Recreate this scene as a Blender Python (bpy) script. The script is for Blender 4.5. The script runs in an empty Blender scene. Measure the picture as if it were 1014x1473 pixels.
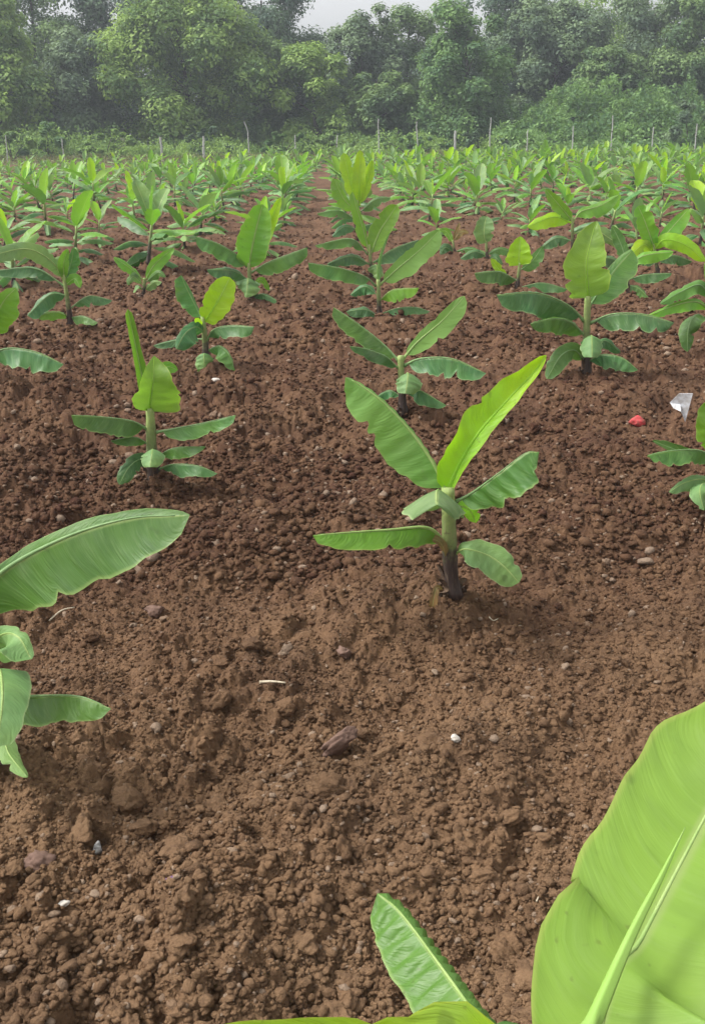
import bpy, math, random
import numpy as np
from mathutils import Vector, Matrix

R = math.radians
sc = bpy.context.scene
COL = sc.collection

# ------------------------------------------------------------------ camera
F_PX, PW, PH = 1415.0, 1014.0, 1473.0
CAM_H, PITCH, ROLL = 1.5, R(21.4), R(0.6)
FW = np.array([0, math.cos(PITCH), -math.sin(PITCH)])
U0 = np.array([0, math.sin(PITCH), math.cos(PITCH)])
X0 = np.array([1.0, 0, 0])
XC = math.cos(ROLL) * X0 - math.sin(ROLL) * U0
UC = math.sin(ROLL) * X0 + math.cos(ROLL) * U0
CAM = np.array([0, 0, CAM_H])

def ray(px, py):
    return FW + (px - PW / 2) / F_PX * XC - (py - PH / 2) / F_PX * UC

def at(px, py, Y):
    d = ray(px, py)
    return CAM + d * (Y / d[1])

cd = bpy.data.cameras.new('camera')
cam = bpy.data.objects.new('camera', cd)
COL.objects.link(cam)
cam.matrix_world = Matrix(((XC[0], UC[0], -FW[0], CAM[0]), (XC[1], UC[1], -FW[1], CAM[1]),
                           (XC[2], UC[2], -FW[2], CAM[2]), (0, 0, 0, 1)))
cd.sensor_fit = 'VERTICAL'
cd.sensor_height = 36
cd.lens = 36 * F_PX / PH
cd.clip_start, cd.clip_end = 0.02, 3000
sc.camera = cam

# ------------------------------------------------------------------ noise
def h2(ix, iy, s):
    with np.errstate(over='ignore'):
        n = (ix.astype(np.int64) * 374761393 + iy.astype(np.int64) * 668265263 + s * 1274126177) & 0xffffffff
        n = ((n ^ (n >> 13)) * 1274126177) & 0xffffffff
        n = ((n ^ (n >> 16)) * 2246822519) & 0xffffffff
        n = n ^ (n >> 15)
    return (n & 0xffffff) / float(0x1000000)

def vn(x, y, s):
    x = np.asarray(x, float); y = np.asarray(y, float)
    ix, iy = np.floor(x), np.floor(y)
    fx, fy = x - ix, y - iy
    fx = fx * fx * fx * (fx * (fx * 6 - 15) + 10); fy = fy * fy * fy * (fy * (fy * 6 - 15) + 10)
    a, b = h2(ix, iy, s), h2(ix + 1, iy, s)
    c, d = h2(ix, iy + 1, s), h2(ix + 1, iy + 1, s)
    return (a + (b - a) * fx + (c - a + (a - b - c + d) * fx) * fy) * 2 - 1

def fbm(x, y, s, o=4):
    t, a, n = 0, 1, 0
    for i in range(o):
        t = t + a * vn(x, y, s + 17 * i); n += a
        x, y, a = x * 2.03 + 5.1, y * 2.03 - 3.7, a * .5
    return t / n

def domes(x, y, s, cell, keep=.8, rmin=.3, rmax=.72):
    """rounded clods: one lump per jittered cell"""
    wx = x / cell + .22 * vn(x / cell * 2.3, y / cell * 2.3, s + 91)
    wy = y / cell + .22 * vn(x / cell * 2.3 + 9, y / cell * 2.3, s + 92)
    ix, iy = np.floor(wx), np.floor(wy)
    out = np.zeros_like(wx)
    for dx in (-1, 0, 1):
        for dy in (-1, 0, 1):
            cx, cy = ix + dx, iy + dy
            px = cx + h2(cx, cy, s); py = cy + h2(cx, cy, s + 1)
            k = h2(cx, cy, s + 2)
            r = rmin + (rmax - rmin) * k * k
            r = np.where(h2(cx, cy, s + 3) < keep, r, 0.01)
            an = h2(cx, cy, s + 4) * 3.14
            st = .6 + .8 * h2(cx, cy, s + 5)
            ux, uy = wx - px, wy - py
            vx = (ux * np.cos(an) + uy * np.sin(an)) * st
            vy = (-ux * np.sin(an) + uy * np.cos(an)) / st
            q = 1 - (vx * vx + vy * vy) / (r * r)
            out = np.maximum(out, r * np.sqrt(np.maximum(q, 0)) * (.6 + .5 * h2(cx, cy, s + 6)))
    return out * cell

MOUNDS = []          # soil heaped round each near plant: (x, y, height, radius)

def height(x, y):
    x = np.asarray(x, float).ravel(); y = np.asarray(y, float).ravel()
    # tillage: long low ridges running up to the right
    u = x * .56 - y * .83; v = x * .83 + y * .56
    z = .060 * fbm(u * 1.5, v * .40, 3, 3) + .032 * fbm(u * 2.6, v * 1.2, 7, 3)
    z = z + .040 * np.sin(u * 7.6 + 2.2 * vn(u * .5, v * .7, 14) + .8) * np.clip((7 - y) / 4, 0, 1) * (.65 + .5 * vn(x * .8, y * .8, 15))
    fade = np.clip(1.6 - np.abs(y - 2) / 45, 0.25, 1)
    z = z * fade
    m = np.hypot(x, y) < 34
    if m.any():
        z[m] += .020 * fbm(x[m] * 7, y[m] * 7, 11, 4)
    for (mx, my, mh, mr) in MOUNDS:
        d2 = ((x - mx) ** 2 + (y - my) ** 2) / (mr * mr)
        mm = d2 < 6
        z[mm] += mh * np.exp(-d2[mm])
    for cell, s, amp, far in ((.26, 20, .34, 30), (.13, 40, .50, 26), (.070, 60, .80, 16), (.036, 80, .85, 9), (.019, 100, .8, 4.6)):
        m = (np.hypot(x, y) < far) & (np.abs(x) < .95 * np.abs(y) + 2.0) & (y > .2)
        if m.any():
            mask = np.clip(.75 + 1.1 * fbm(x[m] * 1.7 / (cell * 9), y[m] * 1.7 / (cell * 9), s + 9, 2), .12, 1.3)
            z[m] += (amp * mask) * domes(x[m], y[m], s, cell) * np.clip((far - np.hypot(x[m], y[m])) / (far * .3), 0, 1)
    m = (np.hypot(x, y) < 9) & (y > .2)
    if m.any():
        z[m] += .0035 * fbm(x[m] * 55, y[m] * 55, 31, 2) + .006 * np.abs(fbm(x[m] * 22, y[m] * 22, 33, 2))
    return z - .03

def gz(x, y):
    return float(height([x], [y])[0])

def ground_at(px, py):
    d = ray(px, py)
    p = CAM + d * (-CAM_H / d[2])
    return p[0], p[1]

# ------------------------------------------------------------------ materials
def new_mat(name):
    m = bpy.data.materials.new(name); m.use_nodes = True
    nt = m.node_tree
    for n in list(nt.nodes): nt.nodes.remove(n)
    return m, nt

class N:
    def __init__(s, nt): s.nt = nt
    def __call__(s, t, **kw):
        n = s.nt.nodes.new(t)
        for k, v in kw.items():
            if k.startswith('_'): setattr(n, k[1:], v)
            else:
                key = k.replace('__', ' ')
                n.inputs[key].default_value = v
        return n
    def link(s, a, b): s.nt.links.new(a, b)
    def math(s, op, a, b=None, c=None, clamp=False):
        n = s.nt.nodes.new('ShaderNodeMath'); n.operation = op; n.use_clamp = clamp
        for i, v in enumerate((a, b, c)):
            if v is None: continue
            if isinstance(v, (int, float)): n.inputs[i].default_value = v
            else: s.link(v, n.inputs[i])
        return n.outputs[0]
    def mix(s, f, a, b, blend='MIX'):
        n = s.nt.nodes.new('ShaderNodeMix'); n.data_type = 'RGBA'; n.blend_type = blend
        if isinstance(f, (int, float)): n.inputs[0].default_value = f
        else: s.link(f, n.inputs[0])
        for i, v in ((6, a), (7, b)):
            if isinstance(v, tuple): n.inputs[i].default_value = v + (1,) if len(v) == 3 else v
            else: s.link(v, n.inputs[i])
        return n.outputs[2]
    def ramp(s, f, p0, p1, v0=0.0, v1=1.0):
        n = s.nt.nodes.new('ShaderNodeMapRange'); n.interpolation_type = 'SMOOTHSTEP'
        s.link(f, n.inputs[0])
        n.inputs[1].default_value = p0; n.inputs[2].default_value = p1
        n.inputs[3].default_value = v0; n.inputs[4].default_value = v1
        return n.outputs[0]
    def noise(s, vec, scale, detail=3, rough=.55):
        n = s.nt.nodes.new('ShaderNodeTexNoise')
        n.inputs['Scale'].default_value = scale; n.inputs['Detail'].default_value = detail
        n.inputs['Roughness'].default_value = rough
        if vec is not None: s.link(vec, n.inputs['Vector'])
        return n.outputs['Fac']

def out(n, shader):
    o = n('ShaderNodeOutputMaterial'); n.link(shader, o.inputs['Surface'])

def soil_material():
    m, nt = new_mat('tilled_soil'); n = N(nt)
    geo = n('ShaderNodeNewGeometry'); pos = geo.outputs['Position']
    sep = n('ShaderNodeSeparateXYZ'); n.link(pos, sep.inputs[0])
    big = n.noise(pos, 1.3, 4); mid = n.noise(pos, 9, 5, .6); fin = n.noise(pos, 60, 4, .65); clod = n.noise(pos, 28, 2)
    red, tan = (.074, .0315, .0205), (.272, .168, .094)
    dry = n.ramp(sep.outputs['Y'], 1.1, 3.9, .95, .06)      # drier, paler soil on the near side of the field
    f = n.math('ADD', dry, n.math('MULTIPLY_ADD', big, 1.1, -.55), clamp=True)
    c = n.mix(f, red, tan)
    c = n.mix(n.ramp(mid, .42, .66, 0, .6), c, n.mix(.5, c, (.27, .155, .085)))
    c = n.mix(n.ramp(clod, .50, .68, 0, .6), c, n.mix(.6, c, (.040, .022, .018)))
    c = n.mix(n.ramp(fin, .56, .74, 0, .55), c, n.mix(.5, c, (.46, .30, .18)))
    c = n.mix(n.ramp(fin, .32, .48, .65, 0), c, n.mix(.7, c, (.040, .022, .018)))
    c = n.mix(n.math('MULTIPLY', geo.outputs['Random Per Island'], .45), c, n.mix(.6, c, (.36, .22, .12)))
    far = n.math('ADD', n.ramp(sep.outputs['Y'], 46, 52, 0, .9), n.math('MULTIPLY_ADD', big, .5, -.35), clamp=True)
    c = n.mix(n.math('MULTIPLY', far, n.ramp(sep.outputs['Y'], 43, 48)), c, (.055, .075, .026))
    c = n.mix(n.ramp(n.noise(pos, 2.7, 3), .50, .66, 0, .45), c, n.mix(.65, c, (.050, .025, .018)))      # damp patches
    c = n.mix(n.ramp(geo.outputs['Random Per Island'], .93, .97, 0, .6), c, (.42, .32, .24))            # a few pale gritty crumbs
    b = n('ShaderNodeBump', Strength=1.0, Distance=.010)
    n.link(n.math('ADD', n.noise(pos, 150, 5, .75), n.math('MULTIPLY', fin, 1.2)), b.inputs['Height'])
    p = n('ShaderNodeBsdfPrincipled', Roughness=.96)
    p.inputs['Specular IOR Level'].default_value = .15
    n.link(c, p.inputs['Base Color']); n.link(b.outputs[0], p.inputs['Normal'])
    out(n, p.outputs[0]); return m

def leaf_material(name, base, under, margin, trans=.32, rough=.42, vein=.25, dry=0.0, bump=.65):
    m, nt = new_mat(name); n = N(nt)
    uv = n('ShaderNodeUVMap'); sep = n('ShaderNodeSeparateXYZ'); n.link(uv.outputs[0], sep.inputs[0])
    u, v = sep.outputs['X'], sep.outputs['Y']            # u along the leaf in metres, v across -1..1
    av = n.math('ABSOLUTE', v)
    oi = n('ShaderNodeObjectInfo'); rnd = oi.outputs['Random']
    tc = n('ShaderNodeTexCoord'); obj = tc.outputs['Object']
    # side veins leave the midrib and bend towards the tip
    lane = n.math('ADD', n.math('MULTIPLY', u, 190), n.math('MULTIPLY', n.math('MULTIPLY', av, av), -9.0))
    comb = n('ShaderNodeCombineXYZ'); n.link(lane, comb.inputs[0]); n.link(n.math('MULTIPLY', v, 1.2), comb.inputs[1])
    veins = n.noise(comb.outputs[0], 1.0, 2)
    lane2 = n.math('MULTIPLY', lane, .16)
    comb2 = n('ShaderNodeCombineXYZ'); n.link(lane2, comb2.inputs[0]); n.link(v, comb2.inputs[1])
    bands = n.noise(comb2.outputs[0], 1.0, 2)
    blot = n.noise(obj, 9, 3)
    hs = n('ShaderNodeHueSaturation'); hs.inputs['Color'].default_value = base + (1,)
    n.link(n.math('MULTIPLY_ADD', rnd, .035, .483), hs.inputs['Hue'])
    n.link(n.math('MULTIPLY_ADD', rnd, .35, .82), hs.inputs['Value'])
    c = hs.outputs[0]
    dark = n.mix(.5, c, (.02, .06, .02)); lite = n.mix(.38, c, (.34, .46, .20))
    c1 = n.mix(n.ramp(bands, .40, .68, 0, vein * 1.5), c, dark)
    c1 = n.mix(n.ramp(veins, .50, .70, 0, vein), c1, lite)
    c1 = n.mix(n.ramp(blot, .45, .75, 0, .35), c1, lite)
    c1 = n.mix(n.ramp(n.noise(obj, 3.2, 2), .44, .62, 0, .5), c1, (min(.9, base[0] * 1.45), min(.9, base[1] * 1.22), base[2] * .7))
    c1 = n.mix(n.ramp(n.noise(obj, 4.3, 3), .56, .70, 0, .45), c1, n.mix(.35, c1, (.30, .38, .22)))
    # margin and midrib are paler, tissue beside the midrib is yellower
    c1 = n.mix(n.ramp(av, .90, 1.0, 0, .75), c1, margin)
    c1 = n.mix(n.ramp(av, .09, .02, 0, .65), c1, (.36, .46, .16))
    sp = n.noise(obj, 55, 2)
    c1 = n.mix(n.ramp(sp, .68, .76, 0, .4 + dry), c1, (.09, .065, .03))
    c1 = n.mix(n.ramp(n.noise(obj, 24, 1), .70, .77, 0, .38), c1, (.05, .07, .025))
    back = n.mix(.72, c1, under)
    geo = n('ShaderNodeNewGeometry')
    col = n.mix(geo.outputs['Backfacing'], c1, back)
    b = n('ShaderNodeBump', Strength=bump, Distance=.006)
    n.link(n.math('ADD', n.math('MULTIPLY', veins, .45), n.math('MULTIPLY', bands, 1.3)), b.inputs['Height'])
    p = n('ShaderNodeBsdfPrincipled', Roughness=rough)
    p.inputs['Specular IOR Level'].default_value = .45
    n.link(n.math('MULTIPLY_ADD', geo.outputs['Backfacing'], .25, rough), p.inputs['Roughness'])
    n.link(col, p.inputs['Base Color']); n.link(b.outputs[0], p.inputs['Normal'])
    t = n('ShaderNodeBsdfTranslucent')
    n.link(n.mix(.55, c1, (min(1, base[0] * 1.65), min(1, base[1] * 1.7), base[2] * .6)), t.inputs['Color'])
    mx = n('ShaderNodeMixShader'); mx.inputs[0].default_value = trans
    n.link(p.outputs[0], mx.inputs[1]); n.link(t.outputs[0], mx.inputs[2])
    out(n, mx.outputs[0]); return m

def stem_material():
    m, nt = new_mat('pseudostem_sheaths'); n = N(nt)
    tc = n('ShaderNodeTexCoord'); sep = n('ShaderNodeSeparateXYZ'); n.link(tc.outputs['Generated'], sep.inputs[0])
    mp = n('ShaderNodeMapping'); n.link(tc.outputs['Object'], mp.inputs['Vector']); mp.inputs['Scale'].default_value = (1, 1, .12)
    st = n.noise(mp.outputs[0], 160, 3); bl = n.noise(tc.outputs['Object'], 26, 3)
    z = n.math('ADD', sep.outputs['Z'], n.math('MULTIPLY_ADD', bl, .6, -.30))
    c = n.mix(n.ramp(z, .36, .62), (.042, .026, .022), (.17, .22, .07))
    c = n.mix(n.ramp(z, .6, 1.0), c, (.30, .40, .12))
    c = n.mix(n.ramp(st, .5, .72, 0, .6), c, n.mix(.5, c, (.30, .22, .14)))
    c = n.mix(n.ramp(bl, .62, .72, 0, .6), c, (.07, .035, .028))
    b = n('ShaderNodeBump', Strength=.6, Distance=.004); n.link(st, b.inputs['Height'])
    p = n('ShaderNodeBsdfPrincipled', Roughness=.6); n.link(c, p.inputs['Base Color']); n.link(b.outputs[0], p.inputs['Normal'])
    out(n, p.outputs[0]); return m

def plain(name, col, rough=.7, var=.3, scale=30, col2=None, bump=.3, dist=.004, spec=.3, trans=0):
    m, nt = new_mat(name); n = N(nt)
    tc = n('ShaderNodeTexCoord'); f = n.noise(tc.outputs['Object'], scale, 4, .6)
    c = n.mix(n.ramp(f, .35, .68), col, col2 or tuple(x * (1 - var) for x in col))
    b = n('ShaderNodeBump', Strength=bump, Distance=dist); n.link(f, b.inputs['Height'])
    p = n('ShaderNodeBsdfPrincipled', Roughness=rough); p.inputs['Specular IOR Level'].default_value = spec
    n.link(c, p.inputs['Base Color']); n.link(b.outputs[0], p.inputs['Normal'])
    if trans:
        t = n('ShaderNodeBsdfTranslucent'); n.link(c, t.inputs['Color'])
        mx = n('ShaderNodeMixShader'); mx.inputs[0].default_value = trans
        n.link(p.outputs[0], mx.inputs[1]); n.link(t.outputs[0], mx.inputs[2]); out(n, mx.outputs[0]); return m
    out(n, p.outputs[0]); return m

def foliage(name, c0, c1, trans=.3):
    """small leaves: hue changes from clump to clump and from leaf to leaf"""
    m, nt = new_mat(name); n = N(nt)
    geo = n('ShaderNodeNewGeometry'); pos = geo.outputs['Position']
    f = n.noise(pos, .62, 2, .5); g = n.noise(pos, 2.6, 2)
    r = geo.outputs['Random Per Island']
    k = n.math('ADD', n.math('MULTIPLY', n.ramp(f, .42, .60), .75), n.math('ADD', n.math('MULTIPLY', r, .30), n.math('MULTIPLY_ADD', g, .5, -.32)), clamp=True)
    c = n.mix(k, c0, c1)
    p = n('ShaderNodeBsdfPrincipled', Roughness=.6); p.inputs['Specular IOR Level'].default_value = .25
    n.link(c, p.inputs['Base Color'])
    t = n('ShaderNodeBsdfTranslucent'); n.link(n.mix(.5, c, (c1[0] * 1.5, c1[1] * 1.45, c1[2] * .8)), t.inputs['Color'])
    mx = n('ShaderNodeMixShader'); mx.inputs[0].default_value = trans
    n.link(p.outputs[0], mx.inputs[1]); n.link(t.outputs[0], mx.inputs[2])
    out(n, mx.outputs[0]); return m

M = {
    'soil': soil_material(),
    'bright': leaf_material('leaf_bright', (.20, .395, .058), (.26, .42, .10), (.38, .48, .09), trans=.40, rough=.42, vein=.25),
    'broad': leaf_material('leaf_broad', (.25, .42, .060), (.30, .44, .12), (.42, .52, .12), trans=.34, rough=.48, vein=.22, bump=.28),
    'young': leaf_material('leaf_young', (.30, .53, .020), (.34, .50, .06), (.42, .50, .06), trans=.42, rough=.40, vein=.22),
    'fresh': leaf_material('leaf_fresh', (.150, .345, .034), (.20, .36, .10), (.33, .45, .10), trans=.36),
    'mature': leaf_material('leaf_mature', (.085, .215, .042), (.16, .30, .10), (.28, .40, .12), trans=.28, vein=.38),
    'dark': leaf_material('leaf_dark', (.058, .165, .048), (.10, .21, .09), (.24, .34, .14), trans=.20, vein=.55),
    'pale': leaf_material('leaf_pale', (.165, .31, .105), (.22, .36, .17), (.32, .42, .18), trans=.26, rough=.55, vein=.3),
    'dry': leaf_material('leaf_dry', (.25, .16, .07), (.30, .21, .10), (.30, .20, .08), trans=.15, rough=.8, vein=.5, dry=.3),
    'rolled': plain('rolled_leaf_skin', (.27, .41, .11), .6, col2=(.22, .38, .07), scale=12, bump=.1),
    'rib_young': plain('leaf_midrib_young', (.62, .86, .16), .5, col2=(.56, .80, .12), bump=.1, trans=.75),
    'rib': plain('leaf_midrib', (.42, .56, .20), .5, col2=(.32, .48, .14), bump=.1, trans=.3),
    'rib_dark': plain('leaf_midrib_dull', (.20, .32, .13), .5, col2=(.14, .25, .09), bump=.1),
    'stem': stem_material(),
    'post': plain('weathered_post', (.46, .46, .43), .85, scale=9, col2=(.32, .32, .30)),
    'sheath': plain('dry_sheath', (.13, .085, .055), .9, scale=40, col2=(.060, .038, .028), bump=.8),
    'bark': plain('bark', (.085, .070, .058), .9, scale=6, col2=(.045, .038, .032), bump=.8, dist=.03),
    'white_plastic': plain('white_plastic', (.72, .74, .78), .35, scale=26, col2=(.44, .42, .40), bump=.15, spec=.5),
    'red_plastic': plain('red_plastic', (.55, .07, .075), .6, scale=38, col2=(.27, .085, .065), bump=.7, dist=.008),
    'pebble': plain('grey_pebble', (.34, .34, .33), .7, scale=60, col2=(.24, .23, .22)),
    'pale_pebble': plain('pale_pebble', (.62, .58, .52), .7, scale=60, col2=(.45, .40, .34)),
    'stone': plain('purplish_stone', (.185, .115, .088), .9, scale=30, col2=(.125, .075, .055), bump=.6),
    'straw': plain('straw', (.55, .48, .36), .8, scale=60, col2=(.38, .32, .22)),
    'violet': plain('violet_scrap', (.16, .08, .17), .6, scale=60, col2=(.09, .05, .09)),
}

# ------------------------------------------------------------------ object helpers
def link(name, mesh, mat, parent=None, loc=None, smooth=True):
    o = bpy.data.objects.new(name, mesh)
    COL.objects.link(o)
    if mat is not None and not mesh.materials: mesh.materials.append(mat)
    if parent is not None: o.parent = parent
    if loc is not None: o.location = loc
    if smooth and len(mesh.polygons): mesh.polygons.foreach_set('use_smooth', [True] * len(mesh.polygons))
    return o

def mesh_from(name, verts, faces, uvs=None):
    me = bpy.data.meshes.new(name)
    me.from_pydata([tuple(v) for v in verts], [], [tuple(f) for f in faces])
    if uvs is not None:
        lay = me.uv_layers.new(name='UVMap')
        idx = np.empty(len(me.loops), np.int32); me.loops.foreach_get('vertex_index', idx)
        lay.data.foreach_set('uv', np.asarray(uvs, np.float32)[idx].ravel())
    me.update(); return me

def quick_mesh(name, V, Fq):
    """big meshes: V (n,3), Fq (m,k) all k-gons"""
    me = bpy.data.meshes.new(name)
    V = np.ascontiguousarray(V, np.float32); Fq = np.ascontiguousarray(Fq, np.int32)
    m, k = Fq.shape
    me.vertices.add(len(V)); me.vertices.foreach_set('co', V.ravel())
    me.loops.add(m * k); me.loops.foreach_set('vertex_index', Fq.ravel())
    me.polygons.add(m)
    me.polygons.foreach_set('loop_start', np.arange(0, m * k, k, dtype=np.int32))
    me.polygons.foreach_set('loop_total', np.full(m, k, np.int32))
    me.update(calc_edges=True); me.validate()
    return me

def empty(name, loc, label, cat, group=None, rz=0):
    o = bpy.data.objects.new(name, None); COL.objects.link(o)
    o.location = loc; o.rotation_euler = (0, 0, rz); o.empty_display_size = .1
    return tag(o, label, cat, group)

def tag(o, label, cat, group=None, kind=None):
    o['label'] = label
    o['category'] = cat
    if group: o['group'] = group
    if kind: o['kind'] = kind
    return o

def structure(o, label=None):
    o['kind'] = 'structure'
    if label: o['label'] = label
    return o

# ------------------------------------------------------------------ curves, tubes, leaves
def unit(v):
    v = np.asarray(v, float); n = np.linalg.norm(v, axis=-1, keepdims=True)
    return v / np.maximum(n, 1e-9)

def spline(P, n):
    P = np.asarray(P, float)
    if len(P) == 2: P = np.array([P[0], (P[0] + P[1]) / 2, P[1]])
    Q = np.vstack([2 * P[0] - P[1], P, 2 * P[-1] - P[-2]])
    pts = []
    for i in range(1, len(Q) - 2):
        a, b, c, d = Q[i - 1], Q[i], Q[i + 1], Q[i + 2]
        for t in np.linspace(0, 1, 24, endpoint=False):
            pts.append(.5 * (2 * b + (c - a) * t + (2 * a - 5 * b + 4 * c - d) * t * t + (3 * b - a - 3 * c + d) * t ** 3))
    pts.append(Q[-2]); pts = np.array(pts)
    s = np.r_[0, np.cumsum(np.linalg.norm(np.diff(pts, axis=0), axis=1))]
    q = np.linspace(0, s[-1], n)
    return np.stack([np.interp(q, s, pts[:, k]) for k in range(3)], 1), s[-1]

def tube(P, rad, k=8, cap=True, ref=(.3, .9, .2)):
    P = np.asarray(P, float); n = len(P)
    T = unit(np.gradient(P, axis=0)); A = unit(np.cross(T, np.asarray(ref, float))); B = np.cross(T, A)
    V, Fc = [], []
    for i in range(n):
        for j in range(k):
            an = 2 * math.pi * j / k
            V.append(P[i] + rad[i] * (math.cos(an) * A[i] + math.sin(an) * B[i]))
    for i in range(n - 1):
        for j in range(k):
            Fc.append((i * k + j, i * k + (j + 1) % k, (i + 1) * k + (j + 1) % k, (i + 1) * k + j))
    if cap:
        Fc.append(tuple(range(k))[::-1]); Fc.append(tuple((n - 1) * k + j for j in range(k)))
    return V, Fc

def leaf_geom(P, wa, wb, a, b, frame, seed, nu=30, nv=6, prof=(.5, .6), pet=.1, wav=.09, pleat=.020, tear=.7, under=False, tip=.0):
    """frame(C, T) -> S (left of travel); N = T x S is the upper side."""
    rs = np.random.RandomState(seed)
    C, L = spline(P, nu)
    T = unit(np.gradient(C, axis=0)); S = unit(frame(C, T)); Nn = np.cross(T, S)
    t = np.linspace(0, 1, nu)
    # more stations where the blade is, a short petiole first
    u = np.clip((t - pet) / (1 - pet), 0, 1)
    p, q = prof
    um = p / (p + q); mx = um ** p * (1 - um) ** q
    w0 = np.maximum(u, 0) ** p * np.maximum(1 - u, 0) ** q / mx
    V, UV = [], []
    o1, o2 = rs.rand() * 50, rs.rand() * 50
    for side, wmax, ang in ((1, wa, a), (-1, wb, b)):
        s_seed = seed * 7 + (1 if side > 0 else 2)
        edge = 1 + .10 * vn(t * 7 + o1, t * 0 + side, s_seed) + .06 * vn(t * 19 + o2, t * 0 + side, s_seed + 1)
        # torn notches
        for _ in range(rs.poisson(2.2 * tear)):
            c0, wd, dp = rs.uniform(.2, .95), rs.uniform(.012, .03), rs.uniform(.12, .4)
            edge = edge - dp * np.exp(-((t - c0) / wd) ** 2)
        w = np.maximum(w0 * wmax * edge, .0016)
        lo, hi = ang * .50, ang * 1.18
        rows = [C]
        cur = C.copy()
        for j in range(1, nv + 1):
            f = (j - .5) / nv
            an = np.radians(lo + (hi - lo) * f) + wav * 5.0 * f * vn(t * 5.5 + o2 * side, t * 0 + j * .12, s_seed + 5)
            d = side * np.cos(an)[:, None] * S + np.sin(an)[:, None] * Nn
            cur = cur + d * (w / nv)[:, None]
            q2 = j / nv
            nr = np.cos(an)[:, None] * Nn - side * np.sin(an)[:, None] * S
            und = wav * wmax * (q2 ** 1.6) * vn(t * 9 + o1 * side, t * 0 + 3, s_seed + 6)
            pl = pleat * wmax * math.sin(math.pi * min(q2, .85)) * np.sin((t * L / max(wmax, .01)) * 13 - q2 * 1.5 + vn(t * 6, t * 0, s_seed + 8) * 2)
            rows.append(cur + nr * ((und + pl) * np.minimum(1, w / (wmax * .5 + 1e-6)))[:, None])
        rows = rows[::-1] if side > 0 else rows[1:]
        for r_i, r in enumerate(rows):
            V.append(r)
            q2 = (nv - r_i) / nv if side > 0 else -(r_i + 1) / nv
            UV.append(np.stack([t * L, np.full(nu, q2)], 1))
    V = np.stack(V, 1); UV = np.stack(UV, 1)          # (nu, 2nv+1, .)
    m = V.shape[1]
    Fc = []
    i0 = max(0, int(pet * (nu - 1)) - 1)
    for i in range(i0, nu - 1):
        for j in range(m - 1):
            f = (i * m + j, i * m + j + 1, (i + 1) * m + j + 1, (i + 1) * m + j)
            Fc.append(f[::-1] if under else f)
    return V.reshape(-1, 3), Fc, UV.reshape(-1, 2), C, L, Nn

def cam_frame(C, T):
    return np.cross(T, C - CAM)

def up_frame(C, T):
    S = np.cross(np.array([0, 0, 1.0]), T)
    bad = np.linalg.norm(S, axis=1) < .05
    S[bad] = np.array([0, 1.0, 0])
    return S

def add_leaf(parent, base, g, mat, rib=True, name='leaf', rib_r=None, label=None, dark_rib=False):
    V, Fc, UV, C, L, Nn = g
    o = link(name, mesh_from(name, V - base, Fc, UV), M[mat], parent)
    if label: o['label'] = label
    if rib:
        r0 = rib_r or min(.0085, .016 * L)
        n = len(C); k = max(5, int(n * .97))
        tt = np.linspace(0, 1, n); rad = r0 * (1 - .86 * tt ** .8) * (1 + .7 * np.exp(-tt * 22))
        v, f = tube((C - Nn * (rad * .35)[:, None])[:k] - base, rad[:k], 6)
        link('midrib', mesh_from('midrib', v, f), M['rib_young' if mat in ('young', 'bright') else ('rib_dark' if dark_rib else 'rib')], o)
    return o

def add_stem(parent, base, P, r0, r1, seed=0, n=18, k=12):
    C, L = spline(P, n)
    t = np.linspace(0, 1, n)
    rs = np.random.RandomState(seed)
    rad = (r0 + (r1 - r0) * t) * (1 + .10 * np.sin(t * 11 + seed) * (1 - t)) + .28 * r0 * np.exp(-t * 9)
    v, f = tube(C - base, rad, k)
    v = np.array(v).reshape(n, k, 3)
    ang = np.arange(k) / k * 2 * math.pi
    for i in range(n):                       # overlapping sheaths: a slow spiral ridge
        rr = 1 + .09 * np.sin(ang * 2 + t[i] * 5 + seed) + .03 * rs.randn(k)
        c = (C - base)[i]
        v[i] = c + (v[i] - c) * rr[:, None]
    return link('pseudostem', mesh_from('pseudostem', v.reshape(-1, 3), f), M['stem'], parent)

ROWGROUP = 'young banana plants in rows across the field'
HEROES = []

def hero(label, base_px, stem, leaves, r=(.02, .013), seed=1, mound=.05, Y=None, dep=1, rib=True, scale_n=1.0):
    HEROES.append(dict(label=label, base_px=base_px, stem=stem, leaves=leaves, r=r, seed=seed, mound=mound, rib=rib, n=scale_n))

def Lf(mat, pts, wa, wb, a=15, b=15, **k):
    return (mat, pts, wa, wb, a, b, k)

FOLD = -150
exec_heroes = None
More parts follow.
